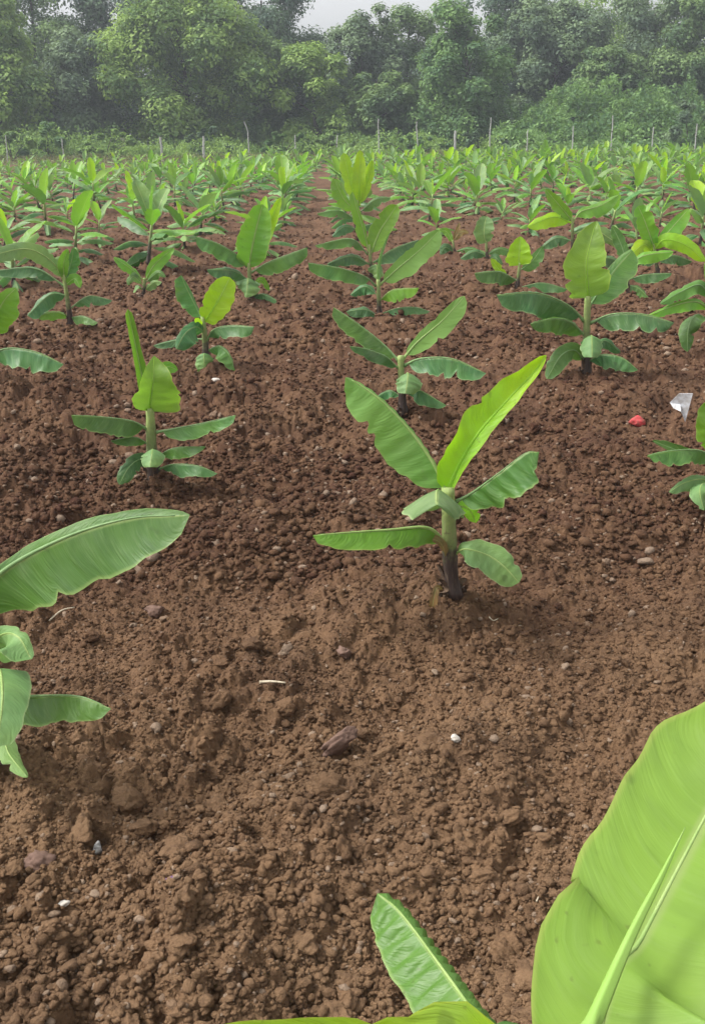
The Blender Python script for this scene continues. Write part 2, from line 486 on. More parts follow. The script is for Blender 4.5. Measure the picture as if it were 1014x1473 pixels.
# ---- leaves below: mid-vein in photo pixels (x, y, metres nearer(-)/farther(+) than the plant), half-widths left/right of travel, tilt of each half
hero('largest whole banana plant, centre of the foreground, with a bright yellow-green leaf leaning right', (650, 896),
     [(650, 896, 0), (647, 800, 0), (644, 700, 0)],
     [Lf('fresh', [(641, 706, .0), (622, 665, .02), (590, 620, .04), (550, 578, .06), (515, 552, .08), (497, 543, .08)], 54, 40, 12, -120, prof=(.36, .42), pet=.04, wav=.03, under=True, tear=.8),
      Lf('young', [(643, 708, 0), (660, 668, .0), (690, 620, .02), (735, 570, .04), (768, 535, .06), (785, 511, .06)], 31, 15, 20, 35, prof=(.28, .52), pet=.02, wav=.09, tear=.3),
      Lf('mature', [(655, 722, 0), (680, 708, -.02), (718, 680, -.05), (755, 652, -.06), (775, 650, -.06)], 8, 46, -140, 14, prof=(.42, .30), pet=.08, pleat=.05, tear=.4),
      Lf('pale', [(645, 730, 0), (638, 712, -.08), (631, 704, -.17), (628, 708, -.26), (628, 726, -.34)], 54, 58, -52, -48, prof=(.35, .18), pet=.10, wav=.07, tear=1.0),
      Lf('fresh', [(648, 730, .02), (662, 728, .08), (676, 735, .14), (684, 752, .18)], 12, 16, 0, -30, prof=(.4, .4), pet=.1),
      Lf('fresh', [(645, 805, 0), (634, 775, -.03), (612, 759, -.06), (560, 762, -.10), (500, 766, -.13), (450, 770, -.15)], 31, 30, 14, -140, prof=(.40, .38), pet=.16, wav=.05, tear=.6),
      Lf('pale', [(652, 800, 0), (668, 790, -.03), (700, 798, -.06), (725, 815, -.09), (746, 838, -.11)], 21, 27, -25, 12, prof=(.45, .35), pet=.12, wav=.08, tear=.9),
      Lf('dry', [(645, 815, -.01), (634, 782, -.04), (612, 776, -.05), (596, 790, -.06)], 5, 8, -30, 20, prof=(.5, .5), pet=.25, tear=1),
      Lf('dry', [(640, 850, -.02), (628, 846, -.04), (622, 870, -.05), (617, 893, -.05)], 6, 6, 20, 30, prof=(.5, .5), pet=.1, tear=1),
      ], r=(.027, .019), seed=3, mound=.07, scale_n=1.5)
hero('banana plant left of centre with a tall rolled leaf above a crumpled bright one', (224, 706),
     [(224, 706, 0), (219, 650, 0), (216, 585, 0)],
     [Lf('fresh', [(214, 592, 0), (206, 550, .02), (196, 500, .03), (184, 445, .04)], 12, 9, 62, 30, prof=(.14, .25), pet=.02, wav=.02, tear=.1),
      Lf('bright', [(216, 596, 0), (216, 575, -.04), (220, 545, -.07), (222, 512, -.04)], 25, 45, 14, 8, prof=(.18, .75), pet=.10, wav=.10, tear=.6),
      Lf('fresh', [(217, 580, .02), (226, 545, .05), (240, 528, .07), (256, 532, .08)], 10, 14, 0, 5, prof=(.4, .5), pet=.10, wav=.08),
      Lf('mature', [(213, 618, 0), (190, 606, -.05), (150, 600, -.10), (103, 597, -.15)], 26, 24, 16, -140, prof=(.34, .34), pet=.08, wav=.05),
      Lf('mature', [(223, 622, 0), (250, 617, -.03), (295, 608, -.08), (339, 597, -.10)], 6, 20, -140, 12, prof=(.38, .38), pet=.12, wav=.05),
      Lf('mature', [(215, 640, 0), (195, 629, -.04), (160, 634, -.1)], 13, 10, 10, -120, pet=.1),
      Lf('pale', [(222, 660, 0), (220, 646, -.08), (219, 652, -.15), (216, 672, -.2)], 20, 20, -40, -36, pet=.1, prof=(.4, .3), wav=.06),
      Lf('dark', [(220, 665, 0), (204, 660, -.05), (186, 672, -.1), (172, 697, -.14)], 15, 12, 0, -20, pet=.08, prof=(.4, .4)),
      Lf('mature', [(226, 658, 0), (250, 645, -.03), (296, 642, -.07)], 8, 16, -120, 14, pet=.12),
      Lf('dark', [(226, 676, 0), (250, 668, -.04), (285, 670, -.08), (313, 681, -.1)], 5, 18, -120, 12, pet=.12, pleat=.03),
      ], r=(.027, .019), seed=5)
hero('banana plant directly behind the largest one, its leaves spread in an X', (579, 604),
     [(579, 604, 0), (578, 560, 0), (576, 512, 0)],
     [Lf('fresh', [(577, 520, 0), (600, 492, .02), (635, 462, .05), (668, 426, .08)], 9, 20, 0, 14, prof=(.45, .42), pet=.1, wav=.06, under=True),
      Lf('mature', [(574, 520, 0), (552, 496, .02), (515, 466, .04), (480, 442, .06)], 25, 20, 16, -130, prof=(.36, .40), pet=.07, wav=.04),
      Lf('dark', [(573, 530, 0), (556, 514, -.04), (530, 503, -.07), (503, 498, -.1)], 15, 12, 10, -120, pet=.06, wav=.08),
      Lf('dark', [(581, 526, 0), (605, 516, -.05), (650, 516, -.10), (699, 537, -.15)], 6, 30, -140, 14, prof=(.40, .45), pet=.08, pleat=.02),
      Lf('pale', [(578, 545, 0), (586, 536, -.08), (586, 545, -.15), (583, 566, -.2)], 24, 21, -42, -38, pet=.08, prof=(.36, .28), pleat=.05),
      Lf('dark', [(580, 565, 0), (600, 560, -.04), (642, 583, -.1)], 5, 18, -120, 12, pet=.06),
      Lf('dark', [(576, 570, 0), (560, 562, .02), (540, 572, .04)], 12, 8, 10, -100, pet=.06),
      ], r=(.024, .017), seed=7)
hero('right-hand banana plant with a spade-shaped bright top leaf over long dark leaves', (842, 552),
     [(842, 552, 0), (843, 490, 0), (845, 425, 0)],
     [Lf('bright', [(846, 440, 0), (844, 410, -.02), (843, 375, -.02), (852, 335, .02), (858, 318, .04)], 34, 32, 18, 18, prof=(.22, .72), pet=.12, wav=.07, tear=.5),
      Lf('mature', [(848, 440, .02), (866, 412, .06), (890, 380, .10), (909, 360, .12)], 9, 28, -20, 14, prof=(.36, .35), pet=.06, wav=.05),
      Lf('dark', [(840, 462, 0), (815, 438, -.05), (770, 421, -.10), (714, 424, -.16)], 33, 26, 12, -140, prof=(.36, .38), pet=.08, pleat=.03),
      Lf('mature', [(840, 482, 0), (820, 463, -.08), (795, 458, -.12), (762, 466, -.18)], 24, 16, 0, -110, pet=.06, pleat=.06),
      Lf('dark', [(848, 465, 0), (880, 452, -.05), (925, 452, -.11), (969, 464, -.16)], 6, 27, -140, 14, prof=(.34, .40), pet=.10, pleat=.02),
      Lf('pale', [(845, 500, 0), (850, 482, -.10), (851, 492, -.16), (851, 514, -.22)], 19, 19, -42, -40, pet=.08, prof=(.36, .3), wav=.06),
      Lf('mature', [(841, 520, 0), (826, 504, -.06), (806, 512, -.1), (786, 545, -.14)], 15, 12, 0, -20, pet=.06, prof=(.4, .4)),
      Lf('dark', [(845, 520, 0), (866, 510, -.05), (895, 515, -.1), (917, 532, -.13)], 5, 21, -120, 14, pet=.06, pleat=.04),
      Lf('dark', [(846, 500, .04), (870, 490, .08), (892, 507, .1)], 6, 12, -60, 10, pet=.1),
      ], r=(.027, .018), seed=9)
hero('smaller banana plant whose bright yellow leaf stands beside a dark folded one', (297, 539),
     [(297, 539, 0), (296, 500, 0), (292, 455, 0)],
     [Lf('young', [(291, 466, 0), (302, 452, -.02), (318, 425, -.01), (331, 399, .02)], 21, 20, 12, 10, prof=(.32, .42), pet=.10, wav=.05, tear=.2),
      Lf('young', [(291, 470, 0), (285, 462, -.06), (281, 458, -.1)], 5, 5, 0, 0, pet=.02),
      Lf('mature', [(290, 458, 0), (280, 436, .03), (268, 412, .05), (261, 396, .06)], 19, 5, 14, -60, prof=(.36, .34), pet=.05),
      Lf('dark', [(297, 492, 0), (308, 474, -.04), (335, 468, -.08), (366, 470, -.12)], 5, 19, -130, 14, prof=(.42, .36), pet=.12),
      Lf('dark', [(294, 478, 0), (282, 470, -.08), (266, 480, -.14), (254, 502, -.18)], 22, 8, -4, -20, pet=.05, prof=(.36, .4)),
      Lf('dark', [(293, 488, 0), (262, 488, .02), (221, 497, .03)], 10, 6, 5, -100, pet=.2),
      Lf('mature', [(298, 505, 0), (315, 498, -.05), (330, 510, -.1), (338, 533, -.13)], 6, 19, -90, 12, pet=.06, pleat=.05),
      Lf('pale', [(296, 515, 0), (294, 508, -.06), (294, 520, -.1), (296, 542, -.12)], 14, 14, -34, -34, pet=.06, prof=(.4, .35), pleat=.06),
      ], r=(.023, .015), seed=11)
hero('banana plant third back in the centre row, with a thin rolled spear', (547, 465),
     [(547, 465, 0), (545, 435, 0), (544, 402, 0)],
     [Lf('fresh', [(546, 410, 0), (570, 388, .03), (603, 360, .06), (632, 331, .08)], 11, 21, 0, 14, prof=(.42, .42), pet=.08, wav=.06, under=True),
      Lf('pale', [(544, 412, 0), (546, 378, .02), (553, 352, .03), (561, 334, .03)], 4, 3, 60, 50, prof=(.15, .4), pet=.02, tear=0, wav=.01),
      Lf('mature', [(541, 412, 0), (525, 398, -.05), (490, 386, -.10), (443, 378, -.14)], 20, 16, 20, -130, prof=(.36, .40), pet=.14),
      Lf('fresh', [(547, 432, 0), (565, 417, -.06), (602, 414, -.12)], 5, 19, -120, 14, pet=.06),
      Lf('dark', [(543, 425, .04), (525, 412, .06), (504, 424, .08)], 12, 10, 5, -80, pet=.1),
      Lf('dark', [(548, 452, 0), (570, 444, -.04), (596, 442, -.08), (618, 448, -.1)], 5, 12, -110, 12, pet=.15),
      Lf('dark', [(543, 455, 0), (525, 445, .0), (498, 448, .02)], 13, 8, 5, -90, pet=.06),
      Lf('pale', [(545, 458, 0), (551, 466, -.06), (556, 478, -.1), (552, 492, -.14)], 14, 14, -30, -34, pet=.1),
      ], r=(.022, .015), seed=13)
hero('foreground banana plant cut by the left edge, one long leaf arching right', (-4, 1128),
     [(-4, 1128, 0), (-14, 1040, 0), (-24, 935, 0)],
     [Lf('mature', [(-24, 945, 0), (-30, 880, .0), (0, 826, .0), (90, 775, -.02), (185, 746, -.04), (273, 741, -.06)], 17, 84, -35, 12, prof=(.55, .50), pet=.14, wav=.03, tear=.6, pleat=.012),
      Lf('pale', [(-22, 950, 0), (0, 915, -.05), (26, 915, -.1), (46, 948, -.14)], 12, 42, -20, 8, pet=.05, prof=(.4, .3), wav=.1, tear=1),
      Lf('mature', [(-18, 1030, 0), (10, 1006, -.04), (60, 1001, -.08), (115, 1002, -.12), (160, 1019, -.15)], 7, 43, -140, 12, prof=(.36, .40), pet=.10, pleat=.02),
      Lf('pale', [(-22, 985, 0), (-2, 962, -.10), (4, 990, -.2), (2, 1030, -.26), (-6, 1075, -.3)], 40, 40, -28, -25, pet=.06, prof=(.4, .35), wav=.06),
      Lf('pale', [(-14, 1075, 0), (4, 1062, -.08), (14, 1085, -.14), (40, 1118, -.2)], 16, 18, -30, -20, pet=.06, tear=1.5, pleat=.05),
      Lf('mature', [(-26, 960, 0), (-80, 900, -.02), (-160, 870, -.05)], 50, 50, -30, -30, pet=.1),
      ], r=(.034, .024), seed=15, mound=.06, scale_n=1.5)
hero('nearest banana plant, its huge light green leaf filling the lower right corner', None,
     [(0, 0, 0)],
     [], r=(.034, .024), seed=17)
hero('banana plant cut by the right edge just below the white scrap', (1034, 738),
     [(1034, 738, 0), (1032, 690, 0), (1031, 640, 0)],
     [Lf('mature', [(1030, 660, 0), (1005, 648, -.04), (968, 648, -.08), (931, 655, -.12)], 23, 18, 26, -130, prof=(.34, .32), pet=.05),
      Lf('mature', [(1030, 665, .05), (985, 652, .06), (938, 634, .08)], 5, 9, 10, 10, pet=.2),
      Lf('fresh', [(1031, 650, 0), (1022, 615, -.02), (1024, 575, 0)], 22, 24, 10, 10, pet=.06, prof=(.35, .4)),
      Lf('pale', [(1032, 705, 0), (1012, 690, -.05), (985, 694, -.1), (962, 708, -.14)], 16, 10, -10, -60, pet=.06, wav=.1),
      Lf('pale', [(1033, 705, 0), (1012, 695, -.1), (1006, 708, -.16), (1012, 734, -.2)], 20, 20, -30, -30, pet=.05),
      Lf('mature', [(1033, 655, 0), (1070, 630, -.03), (1130, 620, -.06)], 20, 24, -40, 10, pet=.1),
      ], r=(.026, .018), seed=19)
hero('banana plant left of the centre row with one broad upright two-tone leaf', (363, 436),
     [(363, 436, 0), (360, 408, 0), (358, 378, 0)],
     [Lf('fresh', [(358, 388, 0), (362, 360, -.01), (369, 328, 0), (378, 294, .03)], 24, 24, 22, 22, prof=(.34, .50), pet=.06, wav=.03, tear=.2),
      Lf('young', [(362, 380, .04), (380, 340, .07), (394, 306, .09), (404, 284, .10)], 9, 11, 15, 15, pet=.05),
      Lf('mature', [(355, 384, 0), (340, 366, -.04), (312, 350, -.08), (282, 340, -.12)], 22, 16, 24, -130, prof=(.34, .38), pet=.06),
      Lf('mature', [(362, 392, 0), (385, 378, -.04), (415, 366, -.08), (442, 356, -.11)], 6, 20, -120, 10, prof=(.38, .36), pet=.08),
      Lf('dark', [(356, 402, 0), (335, 389, -.05), (298, 388, -.1)], 16, 10, 6, -90, pet=.06, pleat=.03),
      Lf('pale', [(358, 408, 0), (357, 400, -.07), (356, 410, -.12), (354, 428, -.16)], 20, 20, -40, -36, pet=.05, pleat=.04),
      Lf('dark', [(363, 425, 0), (382, 424, -.04), (407, 438, -.1)], 4, 13, -90, 10, pet=.05),
      Lf('pale', [(361, 432, 0), (354, 432, -.05), (352, 446, -.09), (352, 462, -.12)], 12, 12, -30, -30, pet=.05, pleat=.06),
      Lf('fresh', [(362, 412, .02), (376, 402, .04), (388, 418, .05)], 4, 5, 0, 0, pet=.2),
      ], r=(.022, .015), seed=21)
hero('thin-stemmed banana plant near the left edge, a pale leaf sweeping left', (104, 480),
     [(104, 480, 0), (99, 440, 0), (92, 395, 0)],
     [Lf('pale', [(92, 402, 0), (75, 376, -.04), (40, 358, -.08), (-8, 366, -.14)], 16, 11, 0, -20, prof=(.36, .30), pet=.06, wav=.06),
      Lf('fresh', [(93, 402, 0), (92, 380, -.03), (98, 358, -.02)], 8, 7, 12, 12, pet=.05),
      Lf('mature', [(95, 402, 0), (103, 376, .03), (106, 356, .04)], 5, 13, 0, 10, pet=.05),
      Lf('fresh', [(95, 410, 0), (108, 401, -.04), (116, 414, -.07)], 8, 6, -10, -10, pet=.05),
      Lf('dark', [(97, 425, 0), (72, 424, -.05), (40, 454, -.12)], 17, 6, 5, -60, pet=.05, prof=(.36, .34)),
      Lf('fresh', [(100, 455, 0), (80, 449, -.06), (52, 455, -.1)], 11, 8, 5, -90, pet=.05),
      Lf('dark', [(100, 445, 0), (128, 426, .0), (162, 432, .0)], 5, 14, -110, 12, pet=.15),
      Lf('mature', [(102, 457, 0), (120, 455, -.05), (141, 464, -.1)], 4, 14, -90, 10, pet=.05),
      Lf('dark', [(94, 412, .1), (50, 386, .1), (-10, 390, .1)], 15, 10, 10, -110, pet=.15),
      ], r=(.021, .013), seed=23)
hero('small banana plant with one yellow spade-shaped leaf, just left of the bigger right-hand plant', (742, 424),
     [(742, 424, 0), (745, 402, 0), (747, 378, 0)],
     [Lf('young', [(747, 388, 0), (746, 372, -.01), (748, 340, .01)], 19, 19, 16, 16, prof=(.24, .70), pet=.14, wav=.06),
      Lf('mature', [(749, 388, .02), (766, 374, .05), (780, 354, .07)], 6, 13, 0, 10, pet=.05),
      Lf('mature', [(744, 404, 0), (718, 391, -.05), (682, 393, -.1)], 18, 12, 12, -120, pet=.06, prof=(.36, .36)),
      Lf('young', [(728, 398, .04), (716, 386, .05), (706, 372, .06)], 6, 6, 10, 10, pet=.02),
      Lf('dark', [(747, 414, 0), (780, 407, -.04), (816, 416, -.08)], 4, 13, -110, 12, pet=.06),
      Lf('dark', [(740, 418, 0), (710, 426, -.04), (672, 446, -.08)], 10, 8, 0, -40, pet=.1, pleat=.05),
      Lf('pale', [(742, 420, 0), (735, 418, -.06), (728, 432, -.1)], 10, 10, -30, -30, pet=.05),
      ], r=(.020, .013), seed=25)
hero('short pale banana plant with two narrow leaves in a V, left side', (207, 428),
     [(207, 428, 0), (208, 415, 0), (208, 400, 0)],
     [Lf('fresh', [(208, 406, 0), (220, 384, .02), (236, 368, .04), (251, 357, .05)], 7, 11, 0, 14, pet=.1),
      Lf('fresh', [(206, 402, 0), (188, 386, -.03), (164, 370, -.06)], 9, 7, 14, -60, pet=.1),
      Lf('mature', [(210, 406, 0), (228, 392, -.03), (239, 398, -.05)], 4, 8, -40, 0, pet=.1),
      Lf('pale', [(206, 410, 0), (192, 398, -.04), (184, 410, -.07)], 6, 6, -10, -10, pet=.1),
      Lf('pale', [(208, 418, 0), (222, 406, -.04), (233, 406, -.06)], 4, 8, -40, 0, pet=.1),
      Lf('pale', [(207, 418, 0), (198, 410, -.05), (192, 422, -.08)], 7, 7, -20, -20, pet=.1),
      ], r=(.018, .012), seed=27)
hero('banana plant cut by the left edge halfway back, a dark leaf hanging right', (-14, 566),
     [(-14, 566, 0), (-16, 520, 0), (-18, 470, 0)],
     [Lf('dark', [(-16, 510, 0), (15, 501, -.04), (55, 507, -.08), (92, 524, -.11)], 5, 30, -130, 12, prof=(.38, .40), pet=.06),
      Lf('fresh', [(-16, 480, 0), (-6, 455, -.04), (8, 430, -.04), (24, 414, -.02)], 12, 26, 0, 8, pet=.05, wav=.08),
      Lf('mature', [(-18, 480, 0), (-60, 450, 0), (-110, 440, 0)], 22, 18, 0, -100, pet=.05),
      Lf('mature', [(-18, 475, 0), (-22, 430, 0), (-16, 392, 0)], 20, 20, 10, 10, pet=.05),
      ], r=(.024, .016), seed=29)
hero('banana plant fourth back in the centre row, with a narrow upright leaf', (535, 410),
     [(535, 410, 0), (534, 385, 0), (531, 352, 0)],
     [Lf('fresh', [(533, 366, 0), (545, 335, .03), (558, 314, .04), (571, 295, .05)], 15, 15, 5, 12, prof=(.36, .40), pet=.06, wav=.05),
      Lf('fresh', [(530, 362, 0), (524, 335, -.02), (515, 305, -.02), (507, 276, 0)], 11, 4, 18, -30, prof=(.3, .4), pet=.10),
      Lf('mature', [(529, 366, 0), (505, 344, -.05), (453, 353, -.12)], 13, 10, 14, -120, pet=.1),
      Lf('dark', [(531, 380, 0), (505, 368, -.06), (470, 380, -.12)], 13, 8, 4, -80, pet=.06, pleat=.05),
      Lf('dark', [(537, 378, 0), (566, 358, .02), (602, 345, .04)], 5, 18, -100, 10, pet=.06),
      Lf('pale', [(535, 388, 0), (540, 380, -.06), (543, 388, -.1), (544, 402, -.13)], 13, 13, -36, -34, pet=.05),
      ], r=(.021, .014), seed=31)
hero('banana plant fifth back in the centre row, topped by clustered bright leaves', (517, 349),
     [(517, 349, 0), (515, 320, 0), (514, 288, 0)],
     [Lf('young', [(514, 296, 0), (506, 268, .02), (494, 220, .04)], 11, 10, 12, 12, pet=.1, prof=(.4, .45)),
      Lf('young', [(515, 296, 0), (517, 262, -.02), (518, 216, 0)], 10, 10, 14, 14, pet=.08, prof=(.4, .5)),
      Lf('young', [(517, 296, 0), (526, 266, .02), (536, 230, .04)], 8, 8, 10, 10, pet=.08),
      Lf('fresh', [(513, 302, 0), (496, 288, -.05), (480, 256, -.06)], 13, 6, 8, -40, pet=.06),
      Lf('mature', [(518, 305, 0), (540, 287, -.03), (562, 284, -.05)], 4, 11, -60, 8, pet=.08),
      Lf('mature', [(512, 316, 0), (488, 303, -.05), (456, 307, -.1)], 10, 8, 16, -110, pet=.1),
      Lf('dark', [(517, 328, 0), (540, 322, -.04), (560, 335, -.08)], 4, 12, -80, 10, pet=.1),
      Lf('dark', [(514, 330, 0), (495, 326, -.04), (478, 340, -.08)], 11, 5, 5, -60, pet=.1),
      ], r=(.022, .014), seed=33)
hero('banana plant half hidden behind the spade-leaved one, with low dark leaves', (903, 432),
     [(903, 432, 0), (902, 405, 0), (901, 375, 0)],
     [Lf('dark', [(904, 402, 0), (930, 395, -.04), (966, 393, -.08)], 5, 13, -100, 12, pet=.1),
      Lf('dark', [(900, 390, 0), (880, 372, -.04), (850, 372, -.08)], 14, 10, 5, -90, pet=.1),
      Lf('mature', [(903, 410, 0), (918, 414, -.04), (932, 428, -.08)], 5, 14, -80, 10, pet=.05),
      Lf('fresh', [(902, 385, 0), (925, 368, -.02), (968, 362, -.04)], 7, 13, -60, 10, pet=.1),
      Lf('mature', [(902, 380, 0), (892, 350, .05), (880, 325, .08)], 10, 9, 10, 10, pet=.05),
      ], r=(.021, .014), seed=35)
hero('banana plant near the right edge with three bright leaves crossing in an X', (948, 405),
     [(948, 405, .0), (944, 382, .0), (940, 350, 0)],
     [Lf('fresh', [(941, 358, 0), (934, 338, -.03), (926, 316, -.03), (917, 296, -.02)], 14, 14, 14, 12, pet=.05, prof=(.4, .4)),
      Lf('fresh', [(942, 356, 0), (960, 334, .04), (990, 300, .07)], 8, 16, 5, 12, pet=.05),
      Lf('young', [(940, 360, 0), (955, 345, -.08), (985, 352, -.14), (1014, 376, -.18)], 11, 13, -20, 0, pet=.04),
      Lf('young', [(938, 362, 0), (925, 352, -.05), (905, 368, -.09)], 12, 10, -10, -20, pet=.04),
      Lf('dark', [(944, 376, 0), (968, 368, -.03), (995, 376, -.06)], 4, 12, -80, 8, pet=.06),
      Lf('dark', [(942, 380, 0), (922, 372, .03), (905, 384, .05)], 10, 5, 5, -70, pet=.06),
      ], r=(.021, .014), seed=37)
hero('banana plant cut by the right edge, layered leaves drooping left beside the spade-leaved plant', (1022, 512),
     [(1022, 512, 0), (1021, 470, 0), (1020, 420, 0)],
     [Lf('mature', [(1021, 430, 0), (1006, 410, -.04), (980, 419, -.08), (949, 437, -.12)], 14, 10, 5, -60, pet=.05),
      Lf('fresh', [(1020, 445, 0), (1000, 434, -.06), (968, 440, -.1), (930, 455, -.14)], 13, 6, 8, -50, pet=.05),
      Lf('mature', [(1020, 462, 0), (1002, 452, -.06), (990, 470, -.1), (988, 506, -.14)], 17, 17, -20, -30, pet=.05, pleat=.05),
      Lf('fresh', [(1021, 425, 0), (1028, 380, .02), (1040, 350, .04)], 14, 14, 10, 10, pet=.05),
      Lf('mature', [(1022, 440, 0), (1060, 425, 0), (1100, 440, 0)], 8, 20, -60, 10, pet=.05),
      ], r=(.024, .016), seed=39)
hero('tall banana plant right of centre, light leaves arching over a dark stem', (822, 376),
     [(822, 376, 0), (823, 345, 0), (823, 312, 0)],
     [Lf('fresh', [(823, 318, 0), (808, 300, -.03), (784, 272, -.04)], 10, 9, 8, 8, pet=.05),
      Lf('young', [(821, 320, 0), (795, 312, -.05), (758, 326, -.12)], 14, 8, 0, -50, pet=.06),
      Lf('fresh', [(824, 318, 0), (836, 304, .03), (862, 296, .06), (890, 280, .09)], 6, 15, -40, 10, pet=.1),
      Lf('mature', [(824, 334, 0), (846, 326, -.03), (872, 336, -.06)], 5, 12, -80, 10, pet=.05),
      Lf('pale', [(824, 336, 0), (852, 330, -.06), (878, 344, -.1), (904, 363, -.14)], 9, 9, -10, -20, pet=.1),
      Lf('dark', [(821, 346, 0), (800, 342, .03), (778, 356, .06)], 13, 5, 4, -60, pet=.06),
      ], r=(.022, .015), seed=41)
hero('thin banana plant with a hood-like pale upper leaf, right of the centre row', (702, 384),
     [(702, 384, 0), (700, 365, 0), (699, 345, 0)],
     [Lf('pale', [(699, 352, 0), (696, 338, -.02), (697, 322, .0), (700, 311, .03)], 14, 14, 16, 16, pet=.08, prof=(.3, .4), wav=.08),
      Lf('mature', [(701, 366, 0), (718, 358, -.03), (740, 364, -.06)], 4, 9, -60, 8, pet=.06),
      Lf('dark', [(699, 368, 0), (682, 362, -.03), (662, 372, -.06)], 10, 5, 4, -60, pet=.06),
      Lf('dark', [(702, 375, 0), (712, 370, -.05), (722, 382, -.08)], 5, 8, -30, 0, pet=.06),
      ], r=(.018, .012), seed=43)
hero('scraggly stunted banana plant with a withered brown top, right of the centre row', (655, 372),
     [(655, 372, 0), (653, 358, 0), (651, 345, 0)],
     [Lf('dry', [(651, 348, 0), (655, 336, 0), (661, 320, 0)], 3, 4, 30, 30, pet=.1, tear=1),
      Lf('dry', [(652, 348, 0), (662, 334, -.02), (674, 334, -.04)], 4, 6, 0, 0, pet=.1, tear=1),
      Lf('fresh', [(651, 350, 0), (643, 334, .02), (632, 330, .03)], 5, 5, 10, 0, pet=.1),
      Lf('mature', [(654, 362, 0), (676, 358, -.04), (702, 366, -.08)], 4, 10, -60, 8, pet=.05),
      Lf('dark', [(652, 362, 0), (640, 356, -.03), (633, 366, -.05)], 8, 6, 0, -20, pet=.05),
      ], r=(.017, .011), seed=45)

# base positions first: soil is heaped slightly round every near plant
for h in HEROES:
    h['xy'] = (.16, .42) if h['base_px'] is None else ground_at(*h['base_px'])
    MOUNDS.append((h['xy'][0], h['xy'][1], h['mound'], .30))

def build_hero(h):
    x, y = h['xy']
    z = gz(x, y) - .012
    base = np.array([x, y, z])
    e = empty('banana_plant', tuple(base), h['label'], 'banana plant', ROWGROUP)
    rs = h['seed']
    P = [at(px, py, y + d) for px, py, d in h['stem']]
    P[0] = base
    add_stem(e, base, P, h['r'][0], h['r'][1], rs)
    C0 = np.array(P[1]) - base; hs = np.linalg.norm(C0)
    rq = random.Random(rs)
    for j in range(5 if h['n'] > 1 else 3):              # dead sheaths peeling off the foot of the stem
        az = rq.uniform(0, 6.28) if j else 3.6
        d = np.array([math.cos(az), math.sin(az), 0]); r_ = h['r'][0]
        q0 = base + d * r_ * 1.25 + [0, 0, .004]; hh = hs * rq.uniform(.35, .85)
        pts3 = [q0, base + d * r_ * 1.15 + C0 * (hh / hs) * .55, base + d * r_ * rq.uniform(1.2, 2.2) + C0 * (hh / hs)]
        g = leaf_geom(pts3, r_ * .75, r_ * .75, 55, 55, up_frame, rs * 91 + j, nu=16, nv=3, prof=(.12, .35), pet=0, wav=.12, tear=1.5)
        link('dry_sheath', mesh_from('dry_sheath', g[0] - base, g[1], g[2]), M['sheath'], e)
    for i, (mat, pts, wa, wb, a, b, k) in enumerate(h['leaves']):
        Q = [at(px, py, y + d) for px, py, d in pts]
        s = np.linalg.norm(Q[len(Q) // 2] - CAM) / F_PX
        s = float((np.array(Q[len(Q) // 2]) - CAM) @ FW) / F_PX
        n = h['n']
        fr = up_frame if (a <= -20 and b <= -20) else cam_frame
        g = leaf_geom(Q, wa * s, wb * s, a, b, fr, rs * 31 + i, nu=int(30 * n), nv=int(6 * n), **k)
        nm = 'dry_leaf' if mat == 'dry' else 'leaf'
        add_leaf(e, base, g, mat, rib=h['rib'] and mat != 'dry', name=nm, dark_rib=mat in ('dark', 'mature'))
    return e

